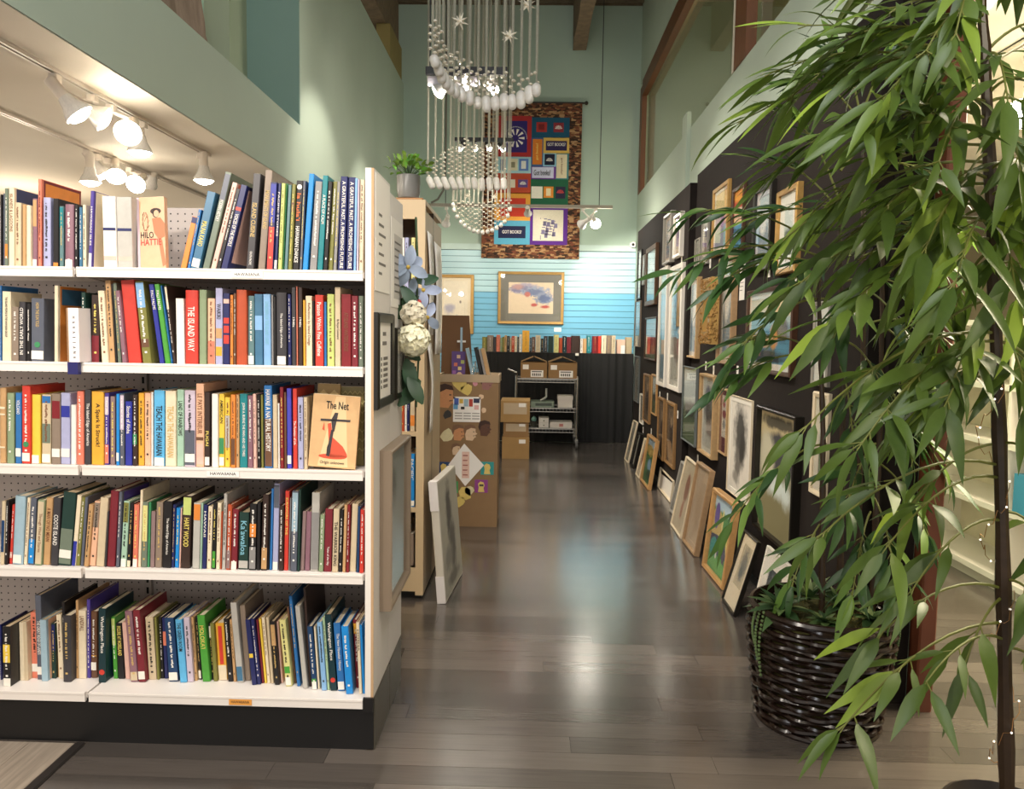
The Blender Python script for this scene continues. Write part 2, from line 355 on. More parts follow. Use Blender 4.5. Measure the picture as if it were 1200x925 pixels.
def frame_parts(root, w, h, th, fw, fm, mats, a, glass=True, foot=0):
    """local: x along the width, z up from 0, back on y=0, face towards -y"""
    f = FM[fm] if isinstance(fm, str) else fm
    g = G(); x0, x1 = -w/2, w/2; s = min(.006, fw*.3)
    out = [(x0, 0), (x1, 0), (x1, h), (x0, h)]; inn = [(x0+fw, fw), (x1-fw, fw), (x1-fw, h-fw), (x0+fw, h-fw)]
    mid = [(x0+s, s), (x1-s, s), (x1-s, h-s), (x0+s, h-s)]
    rings = [[(x, 0, z) for x, z in out], [(x, -th+s, z) for x, z in out], [(x, -th, z) for x, z in mid], [(x, -th+s*.6, z) for x, z in inn], [(x, -.006, z) for x, z in inn]]
    for rg in rings: g.v += rg
    for k in range(4):
        for i in range(4): j = (i+1) % 4; g.f.append((4*k+i, 4*k+j, 4*k+4+j, 4*k+4+i))
    g.f.append((3, 2, 1, 0)); g.obj('frame', f, root)
    z0, z1, ax0, ax1, d = fw, h-fw, x0+fw, x1-fw, -th*.45
    if mats:
        c, m = mats[:2]; mb = mats[2] if len(mats) > 2 else m
        o = [(ax0, z0), (ax1, z0), (ax1, z1), (ax0, z1)]; i_ = [(ax0+m, z0+mb), (ax1-m, z0+mb), (ax1-m, z1-m), (ax0+m, z1-m)]
        g = G(); g.v = [(x, d, z) for x, z in o]+[(x, d, z) for x, z in i_]+[(x, d+.004, z) for x, z in i_]
        for i in range(4):
            j = (i+1) % 4; g.f += [(i, j, 4+j, 4+i), (4+i, 4+j, 8+j, 8+i)]
        g.obj('mat_board', matboard(c), root); ax0 += m; ax1 -= m; z0 += mb; z1 -= m
    if a: G().uvplane(ax0, ax1, z0, z1, d+.003).obj('artwork', a, root)
    if glass: G().box(x0+fw, x1-fw, -th*.62-.002, -th*.62, fw, h-fw).obj('glass', GLASS, root)
WP = 'pictures hung on the black wall'
def hung(name, label, cat, px, pr, th, fw, fm, mats=None, a=None, glass=True, wall=None, yaw=0):
    """px: far edge, near edge of the face in the photograph; pr: top and bottom on its near edge"""
    th *= .62; fw *= .72
    xl, xr = px; yt, yb = pr; X = (wall if wall else (PN if xl > 809 else PF)); Xf = X-th-.001
    n = PX(xr, yt, Xf); b = PX(xr, yb, Xf); f = PX(xl, (yt+yb)/2, Xf)
    w = f.y-n.y
    r = thing(name, label, cat, (X-.001, (f.y+n.y)/2, b.z), (0, 0, -pi/2+yaw), WP); frame_parts(r, w, n.z-b.z, th, fw, fm, mats, a, glass); return r, n, f, b
A = art
land = A('art_landscape', '#b9c3b4', [(.5, .2, .9, .28, '#5d6b4d', 5, .5, .15), (.55, .45, .5, .12, '#3c3f38', 6, .5, .2), (.5, .75, 1, .2, '#cfd6d0', 4, .3, .3)])
bluewash = A('art_blue_wash', '#c6d6d8', [(.5, .25, .9, .3, '#7f97a3', 4, .5, .2), (.4, .6, .3, .2, '#e3e7e2', 6, .5, .3)])
sunset = A('art_sunset', '#e6b86a', [(.5, .1, 1, .3, '#8d9d8d', 4, .3, .15), (.5, .5, 1, .15, '#a88da0', 4, .3, .2), (.5, .85, .8, .2, '#f2d79a', 5, .3, .3)])
redart = A('art_red_bands', '#c7473a', [(.5, .2, 1, .22, '#3d6f8d', 5, .2, .1), (.5, .55, 1, .14, '#e6d0b2', 5, .2, .1), (.6, .9, .7, .12, '#e8a03c', 5, .3, .1)])
ink = A('art_ink_rock', '#ddd6c9', [(.5, .66, .3, .32, '#4a4743', 5, .9, .35), (.4, .3, .14, .2, '#6a665f', 7, .9, .4), (.62, .5, .14, .2, '#34312e', 8, .9, .4), (.3, .15, .12, .06, '#8b867c', 8, .8, .4)])
mono = A('art_garden_ink', '#bfbdb0', [(.5, .55, .42, .2, '#5a5650', 7, .9, .3), (.6, .3, .35, .12, '#8e7f72', 6, .7, .3), (.4, .8, .3, .12, '#6c6d75', 6, .7, .3)])
falls = A('art_waterfall', '#8d8a72', [(.5, .9, .8, .2, '#b5a67f', 4, .6, .2), (.62, .68, .5, .16, '#3d3c40', 4, .5, .15), (.2, .62, .22, .2, '#b9b39a', 5, .5, .2), (.55, .36, .3, .12, '#c6cfc8', 6, .8, .3), (.4, .12, .8, .2, '#7b7452', 5, .6, .25), (.5, .92, .5, .05, '#4b4536', 9, .9, .3)])
pond = A('art_pond_figures', '#8fb0b4', [(.5, .86, 1, .16, '#d9c8a0', 3, .2, .12), (.7, .3, .5, .28, '#3a6f86', 5, .7, .2), (.25, .35, .3, .12, '#d9b27a', 5, .5, .15), (.6, .42, .1, .2, '#c9873a', 7, .6, .2), (.8, .5, .12, .2, '#2b3c44', 7, .7, .2), (.4, .1, .6, .1, '#27343a', 5, .5, .2)])
maroon = A('art_maroon_figures', '#d8cdbc', [(.5, .55, .4, .1, '#8a3f45', 6, .5, .2), (.5, .3, .3, .1, '#6d6a66', 8, .6, .3), (.4, .8, .3, .1, '#a6565c', 6, .5, .2)])
greenart = A('art_green_park', '#4f8f3f', [(.5, .96, .9, .16, '#b9d3e2', 3, .3, .15), (.2, .62, .3, .2, '#cdb067', 3, .2, .05), (.18, .72, .12, .17, '#5a4b9a', 4, .2, .05), (.5, .36, .62, .13, '#2a2950', 2, .3, .05), (.2, .3, .2, .13, '#2f8f88', 3, .3, .08), (.9, .46, .14, .16, '#e3cd6a', 3, .3, .06), (.48, .72, .04, .14, '#e6d98a', 5, .2, .1), (.72, .22, .05, .14, '#4a3550', 5, .2, .1), (.36, .22, .03, .12, '#d7d3c2', 5, .2, .1), (.6, .1, .6, .08, '#65a54a', 5, .4, .2)])
parkart = A('art_green_meadow', '#4d7a45', [(.5, .95, .8, .15, '#a9c0cf', 3, .3, .1), (.4, .72, .4, .12, '#c0a45a', 4, .4, .1), (.5, .4, .2, .14, '#8fb3d0', 6, .6, .2), (.6, .2, .3, .12, '#2f5030', 5, .5, .2)])
redabs = A('art_rust_form', '#d9cbb0', [(.5, .55, .28, .32, '#a8563f', 4, .5, .2)])
figure = A('art_seated_figure', '#d8c8aa', [(.55, .62, .18, .2, '#9b6a52', 5, .5, .2), (.5, .3, .1, .14, '#b98468', 6, .5, .25)])
faint = A('art_faint_sketch', '#c4ae92', [(.5, .5, .3, .3, '#b39a7d', 6, .7, .5)])
greydoc = A('art_grey_sheet', '#a9a698', [(.5, .5, .2, .3, '#8d8b80', 8, .7, .4), (.7, .3, .06, .04, '#3a3a36', 4, .3, .2)])
etch = A('art_dark_etching', '#b9a888', [(.5, .55, .35, .36, '#6f675a', 7, .9, .35), (.45, .35, .2, .15, '#55504a', 8, .8, .4)])
brownart = A('art_brown_study', '#8f7a63', [(.5, .5, .3, .35, '#54443a', 5, .7, .3), (.5, .75, .2, .1, '#b49a7c', 6, .5, .3)])
white = A('art_blank_sheet', '#e6e0d4', [])
mirror = mat('mirror_silver', '#d7dcda', .03, 1.0, var=.02)
def pricetag(x, y, what, X=None):
    X = X or (PN if x > 809 else PF); p = PX(x, y, X-.0035)
    r = thing('price_tag', 'small white price tag '+what, 'price tag', (p.x, p.y, p.z), (0, 0, -pi/2), 'price tags on the black wall')
    G().box(-.016, .016, 0, .003, -.03, .03).obj('card', TAGM, r); G().box(-.01, .01, -.0008, 0, .004, .008).box(-.01, .006, -.0008, 0, -.006, -.002).obj('print', mat('grey_print', '#77716a', .7), r)
# far panel, upper row
hung('framed_picture', 'small grey framed picture with a stepped cornice near the top of the wall', 'picture', (776.5, 786), (246, 306), .07, .03, 'grey', ('#d8d2c4', .03), bluewash)
hung('framed_picture', 'small thick white framed picture beside the grey cornice frame', 'picture', (788.5, 797), (247, 299), .06, .035, 'white', ('#b9b2a4', .02), mono)
hung('framed_picture', 'wide-bordered walnut frame with a pale sheet under glass', 'picture', (756, 768.5), (284, 356), .05, .06, 'brown', None, bluewash)
hung('framed_picture', 'thin black framed white sheet at the far end of the wall', 'picture', (746.8, 751.5), (292, 349), .03, .015, 'black', None, white)
hung('framed_picture', 'narrow grey framed picture next to the thin black frame', 'picture', (752.2, 755), (298, 333), .03, .02, 'grey', ('#c9c3b5', .02), mono)
hung('framed_picture', 'slim taupe framed glazed sheet over the dark framed one at wall end', 'picture', (743.5, 750.2), (352, 407), .03, .012, 'taupe', None, bluewash)
hung('framed_picture', 'dark walnut framed landscape under the wide walnut frame', 'picture', (755, 769), (371, 424), .04, .022, 'dark', None, land)
hung('window_frame_picture', 'tall white framed print standing beside its twin, the one farther along the wall', 'picture', (770.6, 781.6), (311, 456), .05, .045, 'white', ('#d8d4c8', .03), bluewash)
hung('window_frame_picture', 'tall white framed print standing beside its twin, closer to the gold mirror', 'picture', (783, 799), (307, 462.5), .05, .05, 'white', ('#d8d4c8', .04), mono)
hung('framed_picture', 'oak framed brown study with wide mat above the white leaning panel, farther one', 'picture', (769.5, 777.5), (468, 543), .04, .03, 'oak', ('#7d6a55', .03), brownart)
hung('framed_picture', 'oak framed brown study with wide mat above the white leaning panel, closer one', 'picture', (779, 790), (474, 553), .04, .035, 'oak', ('#7d6a55', .03), brownart)
hung('framed_picture', 'oak framed picture with dark ground below the dark walnut landscape', 'picture', (753, 761), (440, 499), .04, .025, 'oak', None, brownart)
hung('framed_picture', 'narrow honey framed picture touching the twin oak studies', 'picture', (762.6, 769), (440, 489), .03, .022, 'honey', None, land)
hung('framed_picture', 'small white framed picture low on the far end of the wall', 'picture', (749, 753.2), (463, 499), .03, .018, 'white', None, greydoc)
hung('framed_picture', 'dark grey framed sheet low at the far end beside the curtain', 'picture', (742.5, 748.5), (418, 474), .03, .02, 'slate', None, greydoc)
# near panel
hung('framed_picture', 'small grey framed picture among bamboo leaves beside the gold framed sunset', 'picture', (821.5, 829.5), (252, 308), .03, .018, 'grey', ('#cfc9bb', .02), mono)
hung('framed_picture', 'small silver framed picture half behind the tip of a bamboo spray', 'picture', (813.5, 819.5), (278, 317), .02, .014, 'silver', None, greydoc)
hung('framed_picture', 'gold framed sunset picture high on the wall', 'picture', (834, 853), (209, 294), .04, .035, 'gold', ('#efe6d2', .02), sunset)
hung('framed_picture', 'dark brown framed picture of red and blue bands', 'picture', (856.5, 871), (213, 291), .035, .028, 'dark', None, redart)
hung('framed_picture', 'black framed picture with pale mat high beside the red banded picture', 'picture', (881, 903.5), (209, 314), .05, .04, 'black', ('#c8ccd0', .03), bluewash)
hung('framed_picture', 'gold edged picture with white mat behind the bamboo leaves', 'picture', (908, 934), (212, 317), .05, .035, 'gold', ('#e9e4d8', .06), land)
hung('framed_picture', 'pale maple framed sheet partly covered by the carved gold mirror', 'picture', (804.5, 817), (324, 421), .06, .022, 'pale', ('#ded6c6', .03), bluewash, wall=PN)
r, n_, f_, b_ = hung('framed_picture', 'tall tan wood framed print in a deep box frame', 'picture', (840, 859), (297, 429), .06, .03, 'tan', ('#d9cdb8', .05), bluewash)
tag(G().box(-.012, .012, -.02, 0, 0, PX(838, 324, PN-.02).z-PX(838, 385, PN-.02).z).obj('frame_moulding', FM['gold'], None, (PN-.0015, PX(837.5, 354, PN).y+.03, PX(838, 385, PN-.02).z), (0, 0, -pi/2)), 'narrow strip of gold moulding beside the tan box frame', 'moulding', WP)
# carved gold mirror standing proud of the pale maple frame
X = PN-.042; pn = PX(833.5, 324, X-.055); pb = PX(833.5, 404, X-.055); pf = PX(820, 362, X-.055)
gm = thing('carved_mirror', 'ornate carved gold framed mirror in front of the pale maple frame', 'mirror', (X, (pn.y+pf.y)/2, pb.z), (0, 0, -pi/2), WP)
w, h = pf.y-pn.y, pn.z-pb.z; fwm = w*.27; frame_parts(gm, w, h, .055, fwm, 'gold', None, mirror, False)
g = G(); rc = random.Random(5)
for i in range(150):
    t = rc.random(); e = rc.randrange(4); q = rc.uniform(.1, .8)*fwm
    c = [(-w/2+q, t*h), (w/2-q, t*h), (-w/2+t*w, q), (-w/2+t*w, h-q)][e]; g.ball((c[0], -.055, c[1]), rc.uniform(.005, .010), 6, 4)
for i in range(60): g.ball((w/2, -rc.uniform(.005, .05), rc.uniform(.01, h-.01)), rc.uniform(.005, .010), 6, 4)
tag(g.obj('carving', mat('dark_carved_gold', '#8f6a34', .42, .4, var=.5, scale=60), gm), kind='stuff')
hung('framed_picture', 'large glazed painting of figures by blue water in a dark wood frame', 'picture', (873, 929), (331, 444), .05, .03, 'dark', ('#e0d8c8', .03), pond)
hung('framed_picture', 'grey framed tall sheet behind the bamboo leaves past the figure painting', 'picture', (951, 972), (352, 455), .03, .025, 'grey', ('#d6cfbf', .05), greydoc)
hung('framed_picture', 'pale framed sheet low behind the bamboo, beside the waterfall painting', 'picture', (949, 970), (462, 590), .03, .03, 'cream', ('#cfc6b2', .05), land)
hung('framed_picture', 'slate framed grey-green landscape with a white top edge, middle of the wall', 'picture', (798.5, 816), (432, 527), .03, .012, 'slate', None, land)
hung('framed_picture', 'pale maple box frame with a monochrome garden picture', 'picture', (817.5, 836), (441, 542), .075, .022, 'pale', ('#d9d6c8', .03), mono)
hung('framed_picture', 'pale wood frame with a maroon mat', 'picture', (841, 852), (456.5, 537), .03, .018, 'pale', ('#642f35', .03, .09), maroon)
hung('ink_painting', 'unframed white sheet with a black ink rock painting', 'painting', (852, 881), (470, 598), .02, .006, 'cream', ('#e2dccf', .03), ink, False)
hung('framed_painting', 'large dark framed painting of a waterfall between rocks', 'painting', (882, 931), (489, 659), .07, .022, 'black', None, falls, False)
for x, y, wh in ((766, 378, 'below the wide walnut frame'), (779.5, 315, 'under the grey cornice frame'), (798.5, 306, 'under the thick white frame'), (832, 309, 'under the small grey frame by the bamboo'), (855, 292, 'under the gold framed sunset'), (794, 486, 'beside the closer oak study'), (773, 463, 'under the farther white twin'), (782, 465, 'under the closer white twin'),
                 (827, 429, 'under the pale maple frame behind the gold mirror'), (836, 434, 'above the garden picture box frame'), (864, 435, 'under the tan box frame'), (817.5, 538, 'under the garden picture box frame'), (753.5, 504, 'under the low white frame'), (763, 506, 'under the honey frame'), (901, 318, 'under the black frame with pale mat'), (932, 322, 'under the gold edged picture')):
    pricetag(x, y, wh)
p = PX(870, 325, PN-.003); r = thing('paper_notice', 'long white paper notice pinned between the tan box frame and black frame', 'notice', (PN-.001, p.y, p.z), (0, 0, -pi/2), None)
G().box(-.05, .05, -.003, 0, -.13, .13).obj('sheet', TAGM, r)
g = G()
for i in range(9): g.box(-.04, .035-(i % 3)*.01, -.0036, -.003, .1-i*.022, .104-i*.022)
g.obj('print', mat('grey_print', '#77716a', .7), r)
# pictures leaning on the foot of the wall
LP = 'pictures leaning along the foot of the wall'
def lean(label, bn, bf, tn, th, fw, fm, mats, a, name='leaning_picture', wall=None, glass=True):
    """near and far bottom corners on the floor, near top corner, all in the photograph"""
    n = PZ(*bn); f = PZ(*bf); t = PY(tn[0], tn[1], n.y); X = (wall or (PN if n.y < YS else PF))
    dx = max(.02, min(t.x, X-.003)-n.x); dz = t.z; h = sqrt(dx*dx+dz*dz); ph = atan2(dx, dz); ang = atan2(n.x-f.x, f.y-n.y)*.35
    w = (f-n).length; fx = (n.x+f.x)/2
    M = Matrix.Translation((fx+th, (n.y+f.y)/2, th*sin(ph)*0)) @ Matrix.Rotation(-pi/2+ang, 4, 'Z') @ Matrix.Rotation(-ph, 4, 'X')
    r = thing(name, label, 'picture', (0, 0, 0), (0, 0, 0), LP); r.matrix_world = M
    frame_parts(r, w, h, th, fw, fm, mats, a, glass); return r
lean('white sheet picture leaning at the far end of the wall beside the curtain', (735.6, 543), (730.7, 538.5), (746.6, 495.5), .02, .008, 'cream', None, greydoc)
lean('slim black framed picture leaning beside the far white sheet', (742, 549.6), (737.5, 546), (751, 509.5), .03, .02, 'black', None, greydoc)
lean('pale framed rust coloured abstract leaning beside the green meadow painting', (748, 561.5), (744, 556.6), (759, 517), .02, .014, 'cream', ('#d9cbb0', .03), redabs)
lean('honey framed green meadow painting leaning near the far end', (758.8, 575), (749, 563), (768.6, 517), .035, .02, 'honey', None, parkart)
r = lean('white panel on a tan wooden base leaning under the oak studies', (784, 589.6), (770, 571), (787, 564), .03, .01, 'cream', None, white, 'blank_canvas', None, False)
lean('grey framed sheet with a white corner tag leaning beside the seated figure picture', (787.6, 605), (784, 599), (802, 545), .03, .015, 'grey', None, greydoc)
lean('cream framed sketch of a seated figure leaning on the wall', (795, 632), (786, 615), (815, 546), .02, .012, 'cream', None, figure)
lean('tall beige framed faint sketch leaning beside the green painting', (812.9, 653), (798, 634), (832, 553), .035, .014, 'tan', ('#c4ae92', .03), faint)
lean('honey framed bright green painting with a dark path leaning on the wall', (846.7, 692.6), (819.5, 664), (861.7, 591), .04, .022, 'honey', None, greenart, 'leaning_painting')
lean('small black edged dark etching with a cream mat leaning by the basket', (858, 723.6), (845, 703), (886.7, 636.7), .02, .01, 'black', ('#d8c6a6', .045, .1), etch)
r = lean('black etching in a broad white mat leaning behind the wicker basket', (899, 772), (876, 737), (925, 665), .015, .006, 'white', ('#ddd4c6', .07), A('art_black_block', '#2b2622', [(.5, .5, .4, .4, '#47403a', 6, .6, .3)]))
# back wall pictures
def backpic(label, x0, x1, y0, y1, th, fw, fm, mats, a):
    Y = BY-.014; p = PY(x0, y1, Y-th); q = PY(x1, y0, Y-th)
    r = thing('framed_picture', label, 'picture', ((p.x+q.x)/2, Y, p.z), (0, 0, 0), 'pictures on the slatted wall'); frame_parts(r, q.x-p.x, q.z-p.z, th, fw, fm, mats, a); return r
flowers = A('art_flower_spray', '#e6cfae', [(.35, .8, .34, .16, '#a79fb4', 9, 1.3, .25), (.3, .78, .26, .1, '#7d7896', 15, 1.6, .15), (.6, .72, .3, .14, '#9aa2b8', 12, 1.5, .2), (.58, .68, .2, .1, '#6f7b9c', 17, 1.6, .12), (.8, .5, .2, .18, '#8e97b0', 13, 1.5, .2), (.8, .48, .12, .12, '#5f6f96', 18, 1.6, .12), (.42, .62, .06, .08, '#c06a5a', 6, .6, .3), (.58, .28, .07, .05, '#c4564a', 6, .6, .3), (.82, .22, .1, .05, '#c0483e', 6, .6, .3), (.2, .85, .12, .08, '#b98f8a', 6, .8, .4)])
backpic('gold framed flower print with a wide grey mat on the slatted wall', 583, 661.5, 319, 379.5, .03, .035, 'gold', ('#77746a', .10), flowers)
backpic('gold framed pale print with a bird, partly hidden by the cardboard display', 512, 555.5, 322, 391, .03, .04, 'gold', ('#eadcc0', .04), A('art_pale_bird', '#efe3cb', [(.4, .15, .5, .1, '#9a93a6', 5, .8, .3), (.7, .55, .04, .03, '#8a7a6a', 5, .5, .3), (.25, .4, .2, .1, '#b4aebb', 6, .8, .4)]))
p = PY(653.5, 386.5, BY-.02); G().box(-.045, .045, -.004, 0, -.025, .025).obj('card', TAGM, thing('title_card', 'small white title card under the gold framed flower print', 'card', (p.x, BY-.008, p.z)))
# ================================================================ white gondola shelving
YF, YB = 2.338, 2.735; XE = -.4735
LIP = [1.497, 1.209, .891, .567, .168]
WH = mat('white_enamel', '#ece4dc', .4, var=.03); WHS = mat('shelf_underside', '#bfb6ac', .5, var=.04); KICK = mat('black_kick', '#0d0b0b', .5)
def pegmat(name, col, ax=(0, 2)):
    n = NT(name); co = n.coord('Object'); sp = n.n('ShaderNodeSeparateXYZ'); n.l(co, sp.inputs[0]); q = []
    for a in ax:
        fr = n.math('FRACT', n.math('DIVIDE', sp.outputs[a], .0254)); d = n.math('SUBTRACT', fr, .5); q.append(n.math('MULTIPLY', d, d))
    f = n.math('LESS_THAN', n.math('ADD', q[0], q[1]), .012)
    n.l(n.mix(f, n.mix(n.noise(co, 3), tuple(x*.95 for x in lin(col)[:3])+(1,), lin(col)), (.006, .005, .005, 1)), n.p.inputs['Base Color']); n.p.inputs['Roughness'].default_value = .55; return n.m
PEG = pegmat('pegboard_back', '#b5aca8'); PEGE = mat('white_hardboard', '#ddd6d0', .5, var=.03, scale=60, bump=.05); EDGE = mat('raw_hardboard_edge', '#bf9c76', .8, var=.15)
INK = mat('black_print', '#1b1816', .6); 
def gondola(label, x0, x1, signs):
    r = thing('gondola_shelf', label, 'bookshelf', (x0, YF, 0), (0, 0, 0), 'white gondola shelving units'); w = x1-x0; d = YB-YF
    G().box(0, w, .004, d, 0, .135).obj('base', KICK, r)
    G().box(0, w, d-.012, d, .135, 1.735).obj('back_panel', PEG, r)
    G().box(.001, .025, d-.03, d-.013, .135, 1.75).obj('upright', mat('upright_grey', '#a89f99', .5), r)
    g = G()
    for k in range(40): g.box(.009, .017, d-.031, d-.029, .16+k*.04, .183+k*.04)
    tag(g.obj('slot', mat('slot_black', '#080707', .8), r), kind='stuff')
    for i, z in enumerate(LIP):
        b = G().box(.004, w-.004, .004, d-.014, z-.022, z-.004).obj('shelf', WHS if i < 4 else WH, r); b.data.materials.clear(); b.data.materials.append(WH)
        l = G().box(.006, w-.006, -.008, .004, z-.03, z).box(.006, w-.006, -.0095, -.008, z-.007, z-.001).obj('price_rail', WH, b)
        if i < 4:
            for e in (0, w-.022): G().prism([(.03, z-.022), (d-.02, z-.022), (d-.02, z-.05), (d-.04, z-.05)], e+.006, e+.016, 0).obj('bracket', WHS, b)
        for (k, xx, col, L) in signs:
            if k == i:
                s = G().box(xx-L/2, xx+L/2, -.0105, -.0095, z-.026, z-.008).obj('label', mat('orange_label' if col else 'white_label', '#e8a04a' if col else '#f6f0ea', .5), b)
                text('HAWAIIANA', INK, b, (xx, -.0108, z-.016), UPR, L*(.8 if col else .8), .009)
    return r
JX = -1.379
g1 = gondola('white gondola shelf full of books with a white end panel beside the aisle', JX, XE-.026, [(0, (PY(291, 321, YF).x-JX), 0, .095), (2, PY(263, 553, YF).x-JX, 0, .1), (4, PY(283, 821, YF).x-JX, 1, .072)])
g2 = gondola('white gondola shelf section running out of frame, joined to the one by the aisle', JX-.905, JX, [])
d = YB-YF; o = Vector((JX, YF, 0))
g = G().box(-.0255, 0, .001, .263, .17, 1.80); e = g.obj('end_panel', PEGE, g1, (XE-JX, 0, 0)); G().box(-.0078, .0003, -.002, .001, .17, 1.80).obj('edge', EDGE, e); G().box(-.0258, -.0079, -.0015, .001, .17, 1.80).obj('edge_trim', WH, e)
G().box(-.0255, -.0005, 0, .52, .004, .168).obj('end_base', KICK, g1, (XE-JX, 0, 0)); e = G().box(-.0255, 0, .266, .52, .17, 1.775).obj('end_panel', PEGE, g1, (XE-JX, 0, 0))
G().box(-.0003, .004, .006, .262, 0, .168).box(-.0003, .004, .268, .5, 0, .168).obj('kick_plate', mat('brushed_kick', '#5f594f', .35, .5, var=.2), g1, (XE-JX, 0, 0))
G().box(-.03, .0005, -.0125, -.003, .13, .175).obj('corner_cap', mat('black_plastic', '#151212', .4), g1, (XE-JX, 0, 0))
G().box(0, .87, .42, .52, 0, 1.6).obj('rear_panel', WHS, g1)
# ================================================================ books
PAL = {'black': '#1d1a1b', 'white': '#ece6de', 'cream': '#e6d6b8', 'grey-green': '#6f7a6a', 'tan': '#c39a6b', 'brown': '#6b4a35', 'mauve': '#8a6470', 'salmon': '#df7f66', 'lavender': '#a9aacb', 'charcoal': '#3d3a3d',
       'teal': '#1f7f85', 'blue': '#2f6fae', 'purple': '#4d3d8f', 'orange': '#e0883c', 'steel-blue': '#41708f', 'navy': '#23285c', 'pink': '#e3b7a8', 'taupe': '#8b7a6b', 'red': '#cf3f33', 'lime': '#c3cf78', 'green': '#3f8a5a',
       'grey-teal': '#5f7e80', 'olive': '#7d7a3c', 'grey': '#8d8a88', 'bright blue': '#2389d3', 'light blue': '#86b2dc', 'lilac': '#cbbccb', 'slate': '#5b5f6b', 'dark green': '#1f3a33', 'maroon': '#7a2630', 'dark brown': '#3a2a24',
       'peach': '#e6b594', 'rust': '#b8502f', 'dark red': '#7f1f26', 'sage': '#8a9a78', 'yellow': '#e9c648', 'gold': '#e3a838', 'coral': '#dd7a62', 'beige': '#cfbc9c', 'mint': '#a3c4ac', 'sky blue': '#5fb2e0', 'violet': '#4a48b5',
       'royal blue': '#2f3696', 'pale blue': '#9db7c4', 'pale yellow': '#ded78e', 'dark teal': '#16343a', 'dark blue': '#1f3f66', 'grey-pink': '#8d7573', 'mid green': '#4c9a3a', 'pale green': '#a8c6a0', 'silver': '#b8b4ac'}
def bookmat():
    n = NT('printed_cover'); oc = n.n('ShaderNodeObjectInfo'); nz = n.noise(n.coord('Object'), 40, 4)
    hv = n.n('ShaderNodeHueSaturation'); n.l(oc.outputs['Color'], hv.inputs['Color']); n.l(n.math('MULTIPLY_ADD', nz, .3, .85), hv.inputs['Value'])
    n.l(hv.outputs[0], n.p.inputs['Base Color']); n.p.inputs['Roughness'].default_value = .38; n.p.inputs['Specular IOR Level'].default_value = .4; return n.m
COVER = bookmat(); PAGES = mat('page_block', '#e3d5bb', .9, var=.12, scale=6, stretch=(90, 1, 1)); PAGEO = mat('aged_page_block', '#c4ae8c', .9, var=.15, scale=6, stretch=(90, 1, 1)); WLAB = mat('white_sticker', '#efe9dd', .6)
INKS = {'w': mat('white_print', '#efe9e0', .6), 'k': INK, 'y': mat('yellow_print', '#ead46a', .5), 'o': mat('orange_print', '#e8702f', .5), 'r': mat('red_print', '#c93a30', .5), 'g': mat('gold_print', '#cfae6a', .45), 'b': mat('blue_print', '#7fb8c9', .5), 'n': mat('brown_print', '#7a4a2e', .5)}
def lum(c): c = lin(c); return .3*c[0]+.6*c[1]+.1*c[2]
RB = random.Random(11)
